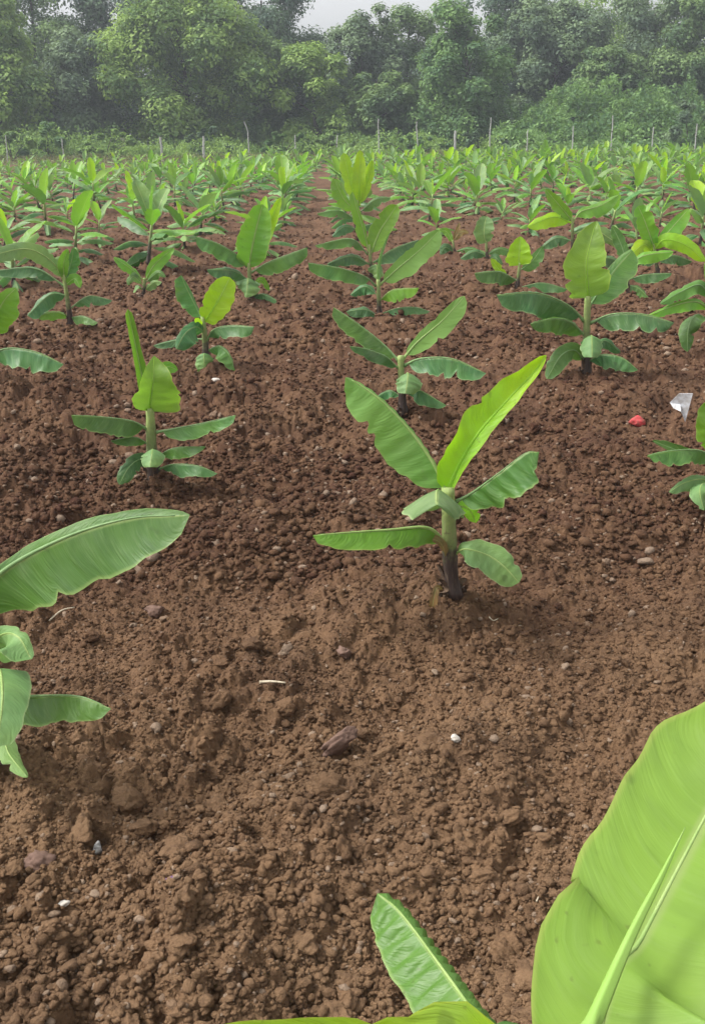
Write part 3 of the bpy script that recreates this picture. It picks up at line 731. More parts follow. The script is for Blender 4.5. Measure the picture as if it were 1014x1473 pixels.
# the nearest plant is given in metres: it stands almost under the camera
def build_nearest(h):
    x, y = h['xy']; z = gz(x, y) - .012
    base = np.array([x, y, z])
    e = empty('banana_plant', tuple(base), h['label'], 'banana plant', ROWGROUP)
    crown = np.array([.135, .44, .47])
    add_stem(e, base, [base, (base + crown) / 2 + [.005, 0, 0], crown], .036, .024, 17)
    def px(pts): return [at(a, b, Y) for a, b, Y in pts]
    # huge leaf: rises from the crown and leans away to the right
    big = [crown] + px([(866, 1465, .645), (925, 1345, .70), (1012, 1178, .79), (1105, 1005, .89)])
    Vb = at(925, 1345, .70) - CAM
    g = leaf_geom(big, .084, .115, 8, 8, lambda C, T: np.cross(T, np.broadcast_to(Vb, T.shape)), 601, nu=70, nv=16, prof=(.80, .50), pet=.30, wav=.035, tear=0, pleat=.016)
    add_leaf(e, base, g, 'broad', rib_r=.0055)
    # rolled young leaf standing in front of it
    rl = [crown + [0, 0, .03]] + px([(800, 1600, .56), (857, 1462, .615), (908, 1345, .665), (950, 1262, .70), (985, 1190, .735)])
    C, L = spline(rl, 50); t = np.linspace(0, 1, 50)
    rad = .0112 * np.minimum(1, (1 - t) * 1.7) ** .9 * (1 + .05 * vn(t * 9, t * 0, 5)) + .0004
    v, f = tube(C - base, rad, 14)
    v = np.array(v).reshape(50, 14, 3)
    seam = np.arange(14)
    v[:, 3] = (C - base) + (v[:, 3] - (C - base)) * .72      # the overlapping edge of the roll
    link('rolled_leaf', mesh_from('rolled_leaf', v.reshape(-1, 3), f, np.stack([np.repeat(t * L, 14), np.tile(.3 + .3 * np.cos(seam / 14 * 6.28), 50)], 1)), M['rolled'], e)
    # leaf lying low ahead of the stem, pleated
    low = [crown - [0, 0, .05]] + px([(745, 1560, .72), (690, 1470, .86), (625, 1378, .98), (575, 1312, 1.06), (543, 1285, 1.10)])
    Vl = at(625, 1378, .98) - CAM
    g = leaf_geom(low, .063, .036, -6, -85, lambda C, T: np.cross(T, np.broadcast_to(Vl, T.shape)), 602, nu=90, nv=14, prof=(.36, .24), pet=.12, wav=.03, pleat=.10, tear=.3)
    add_leaf(e, base, g, 'mature', rib_r=.006)
    # bright leaf crossing the bottom of the frame towards the left
    br = [crown + [0, 0, .01]] + px([(690, 1545, .60), (580, 1512, .60), (460, 1508, .58), (320, 1512, .55), (170, 1545, .52)])
    g = leaf_geom(br, .07, .028, 30, 6, cam_frame, 603, nu=50, nv=10, prof=(.34, .5), pet=.12, wav=.05, tear=.1)
    add_leaf(e, base, g, 'young', rib_r=.006)
    for k, (az, el, Ln, mt) in enumerate(((2.6, .1, .45, 'mature'), (-.6, .25, .5, 'mature'), (4.4, .15, .4, 'dark'))):
        P = [crown - [0, 0, .12], crown + [.22 * math.cos(az), .22 * math.sin(az), -.04 + el * .3], crown + [Ln * math.cos(az), Ln * math.sin(az), -.18]]
        g = leaf_geom(P, .07, .07, -35, -35, up_frame, 610 + k, nu=30, nv=6)
        add_leaf(e, base, g, mt)
    return e

# ------------------------------------------------------------------ repeated plants
def plant_leaves(seed, low=False):
    """leaf geometries of one free-standing plant about the origin, in metres"""
    rs = random.Random(seed)
    H = rs.uniform(.30, .46)
    lean = Vector((rs.uniform(-.08, .08), rs.uniform(-.08, .08), 0))
    top = np.array([lean.x, lean.y, H])
    az = rs.uniform(0, 6.28)
    n = rs.randint(11, 14)
    L = []
    for i in range(n):
        f = i / (n - 1)                      # 0 newest .. 1 oldest
        az += 2.4 + rs.uniform(-.5, .5)
        z0 = H * (1 - .80 * f)
        Ln = rs.uniform(.50, .70) * (1 - .20 * f)
        el = R(70 - 68 * f ** .5 + rs.uniform(-16, 16))
        if i == 0: el = R(rs.uniform(64, 86)); Ln *= rs.uniform(.45, .85)
        d = np.array([math.cos(az), math.sin(az), 0])
        droop = .06 + .46 * f + rs.uniform(-.05, .12)
        b = np.array([lean.x, lean.y, 0]) * (z0 / H) + [0, 0, z0]
        P = [b]
        for s in (.3, .62, 1.0):
            P.append(b + d * Ln * s * math.cos(el) + np.array([0, 0, Ln * s * math.sin(el) - droop * Ln * s * s]))
        if f < .1: mt = rs.choice(['young', 'bright', 'fresh', 'pale'])
        elif f < .45: mt = rs.choice(['fresh', 'fresh', 'mature', 'pale', 'pale'])
        elif f < .75: mt = rs.choice(['mature', 'dark', 'fresh', 'pale'])
        else: mt = rs.choice(['dark', 'pale', 'mature', 'pale'])
        fold = 26 if f < .3 else (-22 - 45 * f + rs.uniform(-12, 12))
        w = Ln * rs.uniform(.12, .18) * (1.1 if f < .3 else .9)
        L.append((P, w, fold, mt, rs.uniform(0, 1)))
    return top, L

def build_proto(seed):
    top, L = plant_leaves(seed)
    parts = []
    z3 = np.zeros(3)
    n = 12; C, _ = spline([z3, top * .5, top], n); t = np.linspace(0, 1, n)
    v, f = tube(C, .021 - .008 * t + .006 * np.exp(-t * 9), 8)
    parts.append(('pseudostem', mesh_from('pseudostem', v, f), M['stem']))
    for i, (P, w, fold, mt, _) in enumerate(L):
        g = leaf_geom(P, w, w, fold, fold, up_frame, seed * 13 + i, nu=18, nv=4, prof=(.40, .48), pet=.10, wav=.07, tear=.5, pleat=.015)
        parts.append(('leaf', mesh_from('leaf', g[0], g[1], g[2]), M[mt]))
    for nm, me, mt in parts:
        me.materials.append(mt); me.polygons.foreach_set('use_smooth', [True] * len(me.polygons))
    return parts

def build_far(seed):
    """one small mesh with stem and leaves; several materials"""
    top, L = plant_leaves(seed)
    V, Fc, MI, UV = [], [], [], []
    order = ['stem', 'bright', 'young', 'fresh', 'mature', 'dark', 'pale']
    v, f = tube(np.array([[0, 0, 0], top * .5, top]), [.022, .018, .013], 5)
    V += [tuple(p) for p in v]; Fc += [tuple(q) for q in f]; MI += [0] * len(f); UV += [(0, .5)] * len(v)
    for i, (P, w, fold, mt, _) in enumerate(L):
        g = leaf_geom(P, w, w, fold, fold, up_frame, seed * 13 + i, nu=9, nv=2, prof=(.40, .48), pet=.10, wav=.06, tear=0)
        o = len(V)
        V += [tuple(p) for p in g[0]]; UV += [tuple(p) for p in g[2]]
        Fc += [tuple(k + o for k in q) for q in g[1]]; MI += [order.index(mt)] * len(g[1])
    me = mesh_from('banana_plant', V, Fc, UV)
    for k in order: me.materials.append(M[k])
    me.polygons.foreach_set('material_index', MI)
    me.polygons.foreach_set('use_smooth', [True] * len(me.polygons))
    return me

def lattice():
    rs = random.Random(77)
    pts = []
    last = {}
    hx = [h['xy'] for h in HEROES]
    for n in range(-26, 34):
        xr = .37 + 1.2 * n
        ph = rs.uniform(0, 2.5)
        y = ph + 3.5
        k = 0
        while y < 66:
            jj = .12 if y < 26 else .12 + .4 * min(1, (y - 26) / 14)
            x = xr - .019 * y + rs.uniform(-jj, jj)
            yy = y + rs.uniform(-.35, .35)
            y += 2.2 if y < 16 else (1.5 if y < 30 else 1.15)
            edge = 47.5 + .28 * x
            if yy > edge: continue
            if abs(x) > .375 * yy + .8: continue
            if -2 <= n <= 2:
                lim = {-2: 10.4, -1: 10.6, 0: 15.6, 1: 12.0, 2: 13.6}[n]
                if yy < lim: continue
            elif yy < 8.6: continue
            if min((x - a) ** 2 + (yy - b) ** 2 for a, b in hx) < 1.0: continue
            pts.append((math.hypot(x, yy), x, yy, n))
    pts.sort()
    return pts

ORD = ['first', 'second', 'third', 'fourth', 'fifth', 'sixth', 'seventh', 'eighth', 'ninth', 'tenth', 'eleventh', 'twelfth', 'thirteenth',
       'fourteenth', 'fifteenth', 'sixteenth', 'seventeenth', 'eighteenth', 'nineteenth', 'twentieth']

def rowname(n):
    if n == 0: return 'the centre row'
    s = 'right' if n > 0 else 'left'
    k = abs(n)
    if k == 1: return f'the row just {s} of the centre row'
    return f'the {ORD[k - 1] if k <= 20 else str(k) + "th"} row {s} of centre'

def plant_field():
    pts = lattice()
    protos = [build_proto(100 + i) for i in range(20)]
    fars = [build_far(300 + i) for i in range(22)]
    rs = random.Random(5)
    NEAR = 70
    room = 300 - len(HEROES)
    count = {}
    for h in HEROES:
        q = round((h['xy'][0] + .019 * h['xy'][1] - .37) / 1.2); count[q] = count.get(q, 0) + 1
    stuff = []
    for i, (d, x, y, n) in enumerate(pts):
        rz = rs.uniform(0, 6.28); s = rs.uniform(.62, 1.22) * (1 - .30 * min(1, max(0, (y - 18) / 24)) * min(1, max(.18, .5 - x / 26)))
        count[n] = count.get(n, 0) + 1
        z = gz(x, y) - .012
        if i < NEAR:
            k = i % len(protos)
            e = empty('banana_plant', (x, y, z), '', 'banana plant', ROWGROUP, rz)
            e.scale = (s,) * 3
            for nm, me, mt in protos[k]:
                o = bpy.data.objects.new(nm, me); COL.objects.link(o); o.parent = e
            e['label'] = f'young banana plant, {ORD[min(19, count[n] - 1)]} plant back in {rowname(n)}'
        elif i < room:
            o = bpy.data.objects.new('banana_plant', fars[i % len(fars)]); COL.objects.link(o)
            o.location = (x, y, z); o.rotation_euler = (0, 0, rz); o.scale = (s,) * 3
            px = x / y
            if y < 30: 
                tag(o, f'small distant banana plant, {ORD[min(19, count[n] - 1)]} back in {rowname(n)}', 'banana plant', ROWGROUP)
            else:
                side = 'left' if px < -.12 else ('right' if px > .12 else 'middle')
                tag(o, f'tiny banana plant in the crowded far {side} part of the field below the trees', 'banana plant',
                    f'tiny banana plants in the far {side} of the field')
        else:
            stuff.append((x, y, z, rz, s, i % len(fars)))
    if stuff:
        V, Fc, MI, UV = [], [], [], []
        off = 0
        mats = fars[0].materials[:]
        for x, y, z, rz, s, k in stuff:
            me = fars[k]
            co = np.empty(len(me.vertices) * 3, np.float32); me.vertices.foreach_get('co', co); co = co.reshape(-1, 3) * s
            c, sn = math.cos(rz), math.sin(rz)
            w = np.stack([co[:, 0] * c - co[:, 1] * sn + x, co[:, 0] * sn + co[:, 1] * c + y, co[:, 2] + z], 1)
            V.append(w)
            for p in me.polygons:
                Fc.append(tuple(v + off for v in p.vertices)); MI.append(p.material_index)
            off += len(co)
        me = mesh_from('far_banana_plants', np.vstack(V), Fc)
        me.uv_layers.new(name='UVMap')
        for m in mats: me.materials.append(m)
        me.polygons.foreach_set('material_index', MI)
        o = link('distant_banana_crop', me, None)
        tag(o, 'farthest rows of banana plants merging into a green band before the fence', 'banana crop', kind='stuff')
    print('plants', len(pts), 'stuff', len(stuff))

# ------------------------------------------------------------------ ground
def build_ground():
    ys = []
    py = 1790.0
    while py > 189:
        v = (py - PH / 2) / F_PX
        dy = math.cos(PITCH) - v * math.sin(PITCH); dz = -math.sin(PITCH) - v * math.cos(PITCH)
        ys.append(dy * CAM_H / -dz); py -= 1.45
    ys = [-60, -20, -6, -2, -.5, .1, .4, .6, .75, .85] + ys
    far = ys[-1]
    while far < 1500: far *= 1.08; ys.append(far)
    ys = np.array([y for y in ys])
    cs = np.arange(-1150, 1151, 1.6) / F_PX
    ext = [cs[-1]]
    st = .004
    while ext[-1] < 12: st *= 1.22; ext.append(ext[-1] + st)
    ext = np.array(ext[1:])
    cs = np.r_[-ext[::-1], cs, ext]
    sc_y = np.sqrt(np.maximum(ys, .9) ** 2 + CAM_H ** 2)      # slant range widens the rows
    X = sc_y[:, None] * cs[None, :]; Y = np.repeat(ys[:, None], len(cs), 1)
    # break up the regular rows a little
    Z = height(X, Y).reshape(X.shape)
    nr, nc = X.shape
    V = np.stack([X, Y, Z], -1).reshape(-1, 3)
    i = np.arange(nr - 1)[:, None] * nc + np.arange(nc - 1)[None, :]
    Fq = np.stack([i, i + 1, i + nc + 1, i + nc], -1).reshape(-1, 4)
    me = quick_mesh('ground', V, Fq)
    o = link('ground', me, M['soil'])
    structure(o, 'reddish brown tilled soil of the field')
    print('ground verts', len(V))

def ico(sub):
    import bmesh
    bm = bmesh.new(); bmesh.ops.create_icosphere(bm, subdivisions=sub, radius=1)
    V = np.array([v.co[:] for v in bm.verts]); Fc = np.array([[v.index for v in f.verts] for f in bm.faces])
    bm.free(); return V, Fc

def rough_shapes(sub, n, seed, crumb=False):
    V, Fc = ico(sub)
    rs = np.random.RandomState(seed); S = []
    for i in range(n):
        o = rs.rand(3) * 40
        k = 1 + .30 * vn(V[:, 0] * 1.4 + o[0], V[:, 1] * 1.4 + V[:, 2] * .9 + o[1], seed + i) + .22 * vn(V[:, 1] * 2.6 + o[2], V[:, 2] * 2.6 - V[:, 0] + o[0], seed + i + 50)
        k = k + .10 * vn(V[:, 0] * 6 + o[1], V[:, 2] * 6 + V[:, 1] * 3 + o[2], seed + i + 80)
        W = V * k[:, None]
        for _ in range(3):                                   # a few broken flat faces
            d = unit(rs.randn(3)); h = rs.uniform(.55, .85)
            over = np.maximum(W @ d - h, 0); W = W - over[:, None] * d * .85
        if crumb:                                            # knobbly crumbs stuck to the lump
            kk = .13 * np.abs(vn(V[:, 0] * 5 + V[:, 2] * 2 + o[0], V[:, 1] * 5 - V[:, 2] * 3 + o[1], seed + i + 7)) + .07 * vn(V[:, 0] * 11 + V[:, 2] * 5, V[:, 1] * 11 + V[:, 2] * 7 + o[2], seed + i + 8) + .045 * vn(V[:, 0] * 23 - V[:, 2] * 9, V[:, 1] * 23 + V[:, 2] * 15, seed + i + 9)
            W = W * (1 + kk)[:, None]
        S.append(W * np.array([1, rs.uniform(.65, .95), rs.uniform(.5, .8)]))
    return S, Fc

def scatter(name, n, y0, y1, r0, r1, sub, seed, label, power=2.6):
    rs = np.random.RandomState(seed)
    S, Fc = rough_shapes(sub, 16 if sub < 4 else 40, seed, crumb=sub >= 3)
    # uniform in the picture-depth sense: more stones close by
    q = rs.rand(n)
    y = 1 / ((1 - q) / y0 + q / y1)
    x = (rs.rand(n) * 2 - 1) * (.50 * np.sqrt(y * y + 2.2) + .2)
    dens = fbm(x * 1.6, y * 1.6, seed + 3, 3)
    keep = dens + rs.rand(n) * .9 > .12
    x, y = x[keep], y[keep]; n = len(x)
    r = r0 * ((1 - rs.rand(n) * (1 - (r0 / r1) ** power)) ** (-1 / power))
    z = height(x, y)
    nv = len(S[0])
    ax = unit(rs.randn(n, 3)); an = rs.rand(n) * 6.28
    k = rs.randint(0, len(S), n)
    SA = np.stack(S)[k]                                       # n, nv, 3
    c, s = np.cos(an)[:, None, None], np.sin(an)[:, None, None]
    A = ax[:, None, :]
    Vr = SA * c + np.cross(np.broadcast_to(A, SA.shape), SA) * s + A * (SA * A).sum(-1, keepdims=True) * (1 - c)
    Vr[:, :, 2] *= .8
    V = Vr * r[:, None, None] + np.stack([x, y, z + r * .28], 1)[:, None, :]
    Fa = Fc[None] + (np.arange(n) * nv)[:, None, None]
    me = quick_mesh(name, V.reshape(-1, 3), Fa.reshape(-1, 3))
    o = link(name, me, M['soil'], smooth=sub > 2)
    tag(o, label, 'soil', kind='stuff')

def build_clods():
    scatter('soil_crumbs', 178000, .95, 4.6, .0030, .0105, 1, 501, 'loose fine crumbs of reddish brown soil over the near field', 2.0)
    scatter('soil_clods', 31000, .95, 7, .007, .019, 2, 502, 'loose rounded clods of brown soil scattered over the near field', 2.8)
    scatter('soil_clods', 40000, 3.2, 18, .009, .034, 1, 504, 'loose clods of brown soil scattered between the plants farther back', 2.6)
    scatter('soil_clods', 16000, 7, 24, .016, .05, 1, 505, 'clods of brown soil between the rows in the middle distance', 2.6)
    scatter('soil_lumps', 240, .95, 15, .024, .055, 4, 503, 'larger broken lumps of brown soil turned up by the plough', 2.6)

# ------------------------------------------------------------------ trees
def leaf_cards(P, size, rs, up=.35, out_from=None, aspect=.55):
    """P (n,3) centres -> small pointed leaf quads"""
    n = len(P)
    nr = rs.randn(n, 3)
    if out_from is not None: nr = .8 * unit(nr) + 1.25 * unit(P - out_from)
    nr = unit(unit(nr) + np.array([0, 0, up]))
    t = unit(np.cross(nr, rs.randn(n, 3))); b = np.cross(nr, t)
    s = size * rs.uniform(.55, 1.35, n)[:, None]
    V = np.stack([P - t * s, P - b * s * aspect + nr * s * .12, P + t * s, P + b * s * aspect + nr * s * .12], 1)
    F = np.arange(n * 4).reshape(n, 4)
    return V.reshape(-1, 3), F

def crown_points(rs, n, W, D, H, z0, lobes, wisp=.2):
    """foliage puffs at the ends of limbs: uneven outline with gaps"""
    cs, rr = [], []
    for i in range(lobes):
        a = rs.rand() * 6.283; q = math.sqrt(rs.rand()); zz = rs.rand()
        k = (1 - .55 * abs(zz - .42) ** 1.3 * 2.0)
        cs.append((W * .5 * q * math.cos(a) * k, D * .5 * q * math.sin(a) * k, z0 + H * zz))
        rr.append(rs.uniform(.095, .20) * min(W, H) * (1.1 - .35 * zz))
    cs, rr = np.array(cs), np.array(rr)
    w = rr ** 2; w /= w.sum()
    k = rs.choice(lobes, n, p=w)
    d = unit(rs.randn(n, 3)); d[:, 2] = np.where(rs.rand(n) < .35, np.abs(d[:, 2]), d[:, 2])
    rad = rr[k] * rs.rand(n) ** .38 * np.clip(1 + wisp * rs.randn(n), .4, 1.12)
    P = cs[k] + d * rad[:, None] * np.array([1.1, 1.1, .9])
    return P, cs, rr, k

def tree(label, px, Y, top_py, w_px, fol, seed, n=9000, leaf=.17, z_low=.10, lobes=30, wisp=.2, trunk=.16, droop=0):
    rs = np.random.RandomState(seed)
    Y += 3.0
    b = at(px, 210, Y); top = at(px, top_py, Y)[2]
    n = int(n * 4.4); leaf *= .70; lobes = int(lobes * 2.1); z_low *= .5
    W = w_px * 1.1 * Y / F_PX
    x, y = b[0], Y
    z = gz(x, y) - .05
    e = empty('tree', (x, y, z), label, 'tree', 'trees in the wood beyond the field')
    Ht = top - z
    z0 = Ht * z_low
    P, cs, rr, k = crown_points(rs, n, W, W * .8, Ht - z0 - .6, z0, lobes, wisp)
    V, F = leaf_cards(P, leaf, rs, out_from=cs[k] - np.array([0, 0, .4]))
    if droop: V[:, 2] -= 0
    link('crown', quick_mesh('crown', V, F), M[fol], e, smooth=False)
    # trunk with limbs that reach into the puffs
    tv, tf = [], []
    def add(Pt, r):
        v, f = tube(Pt, r, 7); o = len(tv); tv.extend(v); tf.extend([tuple(i + o for i in q) for q in f])
    n1 = 9; t = np.linspace(0, 1, n1)
    lean = rs.randn(2) * .35
    tp = np.stack([lean[0] * t ** 2 + .10 * np.sin(t * 5 + seed), lean[1] * t ** 2, Ht * .82 * t], 1)
    add(tp, trunk * (1 - .82 * t) + .03)
    for j in rs.permutation(len(cs))[:16]:
        c = cs[j]; s = np.clip((c[2] - .22 * W * .4) / (Ht * .82) * .8, .12, .9)
        p0 = np.array([np.interp(s, t, tp[:, q]) for q in range(3)])
        mid = (p0 + c) / 2 + np.array([0, 0, -.06 * np.linalg.norm(c - p0)]) + rs.randn(3) * .12
        C, _ = spline([p0, mid, c], 6)
        add(C, np.linspace(trunk * .42 * (1 - .5 * s), .018, 6))
    link('trunk', mesh_from('trunk', tv, tf), M['bark'], e)
    return e

def bush(label, px, Y, top_py, w_px, fol, seed, n=5500, leaf=.09, name='bush', cat='bush'):
    rs = np.random.RandomState(seed)
    Y -= 2.9
    b = at(px, 210, Y); top = at(px, top_py, Y)[2]
    W = w_px * Y / F_PX
    x = b[0]; z = gz(x, Y) - .05
    e = empty(name, (x, Y, z), label, cat, 'bushes at the foot of the trees')
    Ht = top - z
    P, cs, rr, k = crown_points(rs, n, W, W * .7, Ht * .75, .1, 16, .15)
    V, F = leaf_cards(P, leaf, rs, up=.5, out_from=cs[k] - np.array([0, 0, .3]))
    link('foliage', quick_mesh('foliage', V, F), M[fol], e, smooth=False)
    tv, tf = [], []
    for j in range(10):
        c = cs[j]; C, _ = spline([np.array([.05 * rs.randn(), .05 * rs.randn(), 0]), c * [.45, .45, .6], c], 6)
        v, f = tube(C, np.linspace(.03, .008, 6), 5); o = len(tv); tv.extend(v); tf.extend([tuple(i + o for i in q) for q in f])
    link('stems', mesh_from('stems', tv, tf), M['bark'], e)
    return e

M['fol_yellow'] = foliage('foliage_yellow_green', (0.097, 0.182, 0.059), (0.342, 0.490, 0.120))
M['fol_mid'] = foliage('foliage_mid_green', (0.080, 0.148, 0.068), (0.234, 0.348, 0.125))
M['fol_dark'] = foliage('foliage_dark_green', (0.048, 0.093, 0.064), (0.137, 0.217, 0.114), .2)
M['fol_grey'] = foliage('foliage_grey_green', (0.089, 0.142, 0.089), (0.234, 0.331, 0.165), .25)
M['fol_vine'] = foliage('foliage_creeper', (0.074, 0.154, 0.064), (0.234, 0.382, 0.125))
M['fol_scrub'] = foliage('foliage_scrub', (0.114, 0.205, 0.068), (0.331, 0.490, 0.142))
M['fol_brown'] = foliage('foliage_dry_grass', (0.137, 0.137, 0.063), (0.274, 0.274, 0.114), .15)

def build_wood():
    T = tree
    T('yellow-green tree at the far left edge of the wood, leafy to the ground', 2, 59, -30, 125, 'fol_yellow', 1, n=11000, z_low=.06, lobes=30)
    T('grey-green tree with a dark hollow under its crown, second from the left edge', 112, 62, 40, 170, 'fol_grey', 2, n=11000, z_low=.22, lobes=24)
    T('tall dark tree behind the grey-green one on the left, sky through its top', 185, 73, -70, 175, 'fol_dark', 3, n=9500, z_low=.35, lobes=22, wisp=.3)
    T('tall green tree behind the left edge of the wood', 62, 70, -60, 150, 'fol_mid', 4, n=9000, z_low=.3)
    T('broad yellow-green tree with bare trunks at its foot, left of centre', 275, 62, -35, 190, 'fol_yellow', 5, n=15000, z_low=.20, lobes=36)
    T('mid-green tree filling the gap right of the broad yellow-green tree', 365, 64, 30, 130, 'fol_mid', 6, n=9000, z_low=.10)
    T('dark tree whose crown leans over the sky gap left of centre', 385, 72, -50, 165, 'fol_dark', 7, n=9500, z_low=.42, lobes=20, wisp=.3)
    T('pale yellow-green small tree below the sky gap at the centre', 455, 62, 60, 120, 'fol_yellow', 8, n=8500, z_low=.12, lobes=24)
    T('slim grey-green tree with a ragged top just right of the sky gap', 520, 68, -2, 110, 'fol_grey', 9, n=7500, z_low=.12, wisp=.3, lobes=20)
    T('grey-green tree with pointed shoots, centre right of the sky gap', 580, 70, -4, 120, 'fol_mid', 10, n=7500, z_low=.15, wisp=.3, lobes=18)
    T('low green tree standing before the grey-green pair at the centre', 540, 62, 95, 120, 'fol_mid', 11, n=7500, z_low=.06)
    T('vine-wrapped dark tree with a yellowish top, right of centre', 665, 61, 0, 125, 'fol_vine', 12, n=12000, z_low=.10, lobes=32)
    T('dark tree behind the vine-wrapped one', 715, 71, -40, 150, 'fol_dark', 13, n=9000, z_low=.25)
    T('broad grey tree over the creeper bank, right', 790, 68, -6, 180, 'fol_grey', 14, n=12500, z_low=.28, lobes=30)
    T('olive tree with a flat-topped lower crown over the creeper bank', 865, 64, 62, 120, 'fol_mid', 15, n=8000, z_low=.30)
    T('tall grey-green tree second from the right edge', 925, 69, -25, 165, 'fol_grey', 16, n=11000, z_low=.26, lobes=28)
    T('dark tree at the right edge of the wood', 1010, 66, -20, 150, 'fol_mid', 17, n=10500, z_low=.18)
    T('yellowish tree far behind, between the two right-hand grey trees', 850, 78, -22, 160, 'fol_yellow', 18, n=7500, z_low=.3)
    for i, (px, Y, tp, w, f) in enumerate(((-40, 88, 30, 220, 'fol_dark'), (130, 88, 20, 240, 'fol_dark'), (300, 90, 20, 240, 'fol_grey'), (420, 90, 95, 200, 'fol_grey'),
                                           (500, 92, 80, 170, 'fol_dark'), (640, 90, 60, 220, 'fol_dark'), (760, 92, 25, 240, 'fol_grey'), (900, 90, 20, 240, 'fol_dark'), (1050, 90, 20, 220, 'fol_dark'))):
        T(['shadowed tree deep behind the left edge trees', 'shadowed tree deep behind the dark hollow on the left', 'shadowed tree deep behind the broad yellow-green tree',
           'shadowed low tree under the sky gap, far back', 'shadowed tree deep behind the slim grey-green tree', 'shadowed tree deep behind the vine-wrapped tree',
           'shadowed tree deep behind the broad grey tree', 'shadowed tree deep behind the olive tree', 'shadowed tree deep behind the right edge tree'][i],
          px, Y, tp, w, f, 40 + i, n=6500, leaf=.22, z_low=.03, lobes=26)
    B = bush
    B('round dark green bush at the left below the dark hollow', 68, 58.5, 163, 95, 'fol_vine', 61)
    B('pale scrubby bush right of the round dark one on the left', 150, 58.5, 178, 110, 'fol_scrub', 62)
    B('low scrub bush at the foot of the yellow-green edge tree', 15, 57.5, 180, 80, 'fol_scrub', 63)
    B('dark bush between the trunks left of the bent post', 300, 60, 176, 90, 'fol_dark', 64)
    B('green bush right of the bent post', 405, 59, 178, 110, 'fol_vine', 65)
    B('green bush below the small pale tree at the centre', 470, 58.8, 180, 90, 'fol_mid', 66)
    B('rounded bush before the vine-wrapped tree', 590, 59, 182, 110, 'fol_vine', 67)
    B('dark bush at the foot of the vine-wrapped tree', 690, 60, 180, 90, 'fol_dark', 68)
    B('tall rounded bush at the right edge before the creeper bank', 990, 60, 130, 110, 'fol_grey', 69, n=6000)
    # creeper bank, right: a heaped mass of vines nobody could count
    rs = np.random.RandomState(90)
    n = 30000
    px = rs.uniform(700, 1120, n); Y = rs.uniform(55.5, 65, n)
    x = (px - 507) / F_PX * Y
    hgt = np.clip((Y - 55) / 7, .12, 1) * (.7 + 2.0 * np.clip((px - 690) / 130, 0, 1) + 2.6 * fbm(x * .45, Y * .5, 5, 4))
    P = np.stack([x, Y, np.maximum(hgt, .2) * (1 - .35 * rs.rand(n) ** 2) + .10 * rs.randn(n)], 1)
    V, F = leaf_cards(P, .12, rs, up=.5)
    tag(link('creeper_bank', quick_mesh('creeper_bank', V, F), M['fol_vine'], smooth=False), 'mass of green creepers heaped below the trees on the right', 'creepers', kind='stuff')
    n = 34000
    px = rs.uniform(-160, 720, n); Y = rs.uniform(54.8, 63, n); x = (px - 507) / F_PX * Y
    hgt = .30 + .75 * np.clip((Y - 55) / 4, 0, 1) * np.clip((420 - px) / 200, .3, 1) + 1.5 * np.maximum(fbm(x * .5, Y * .6, 15, 3), -.3)
    P = np.stack([x, Y, np.maximum(hgt, .1) * rs.rand(n) ** .5], 1)
    V, F = leaf_cards(P, .085, rs, up=.4)
    tag(link('undergrowth', quick_mesh('undergrowth', V, F), M['fol_scrub'], smooth=False), 'tangled undergrowth along the foot of the trees on the left and centre', 'undergrowth', kind='stuff')
    n = 16000
    px = rs.uniform(-160, 1150, n); Y = rs.uniform(46.5, 55.5, n) + .28 * np.maximum(0, (px - 507) / F_PX * 50); x = (px - 507) / F_PX * Y
    P = np.stack([x, Y, np.abs(.28 + .2 * fbm(x * .7, Y, 25, 2)) * rs.rand(n)], 1)
    V, F = leaf_cards(P, .075, rs, up=-.2, aspect=.18)
    tag(link('verge_grass', quick_mesh('verge_grass', V, F), M['fol_brown'], smooth=False), 'dry brown grass along the far edge of the field', 'grass', kind='stuff')

def build_posts():
    rs = np.random.RandomState(3)
    data = [(7, 194, 'pale fence post at the left edge'), (90, 199, 'faint fence post before the round dark bush'), (232, 197, 'short pale stout fence post against the dark trunks on the left'),
            (292, 196, 'short fence post between the stout one and the bent one'), (357, 173, 'tall fence post with a bent top, left of the centre row'),
            (424, 194, 'dull fence post right of the bent one'), (484, 194, 'dull fence post behind the centre row'),
            (545, 171, 'tall thin fence post just right of the centre row'), (601, 175, 'tall leaning fence post in front of the centre-right trees'),
            (655, 188, 'short pale fence post before the vine-wrapped tree'), (705, 169, 'tall pale fence post right of the vine-wrapped tree'),
            (759, 187, 'short fence post at the left end of the creeper bank'), (825, 181, 'faint fence post in the middle of the creeper bank'),
            (882, 166, 'tallest fence post, in front of the creeper bank'), (940, 183, 'faint fence post right of the tallest one'), (1003, 178, 'fence post near the right edge')]
    for i, (px, tp, lab) in enumerate(data):
        Y = 53.5 + .10 * (px - 507) / 1014 * 20
        top = at(px, tp, Y); x = top[0]; z = gz(x, Y) - .1
        e = empty('fence_post', (x, Y, z), lab, 'fence post', 'fence posts along the far edge of the field')
        H = top[2] - z
        w = .035 if i not in (2, 9, 3) else .075
        lean = rs.randn(2) * .03
        n = 8; t = np.linspace(0, 1, n)
        C = np.stack([lean[0] * t + .012 * rs.randn(n), lean[1] * t, H * t], 1)
        if i == 4: C[-2:, 0] += [-.04, -.16]; C[-1, 2] -= .06
        v, f = tube(C, w * (1 - .2 * t), 6)
        link('post', mesh_from('post', v, f), M['post'], e, smooth=False)
        v, f = tube(np.array([[-w * 1.15, 0, H * .62], [w * 1.15, 0, H * .62 + .02]]), [.02, .02], 5)
        link('wire_tie', mesh_from('wire_tie', v, f), M['bark'], e)

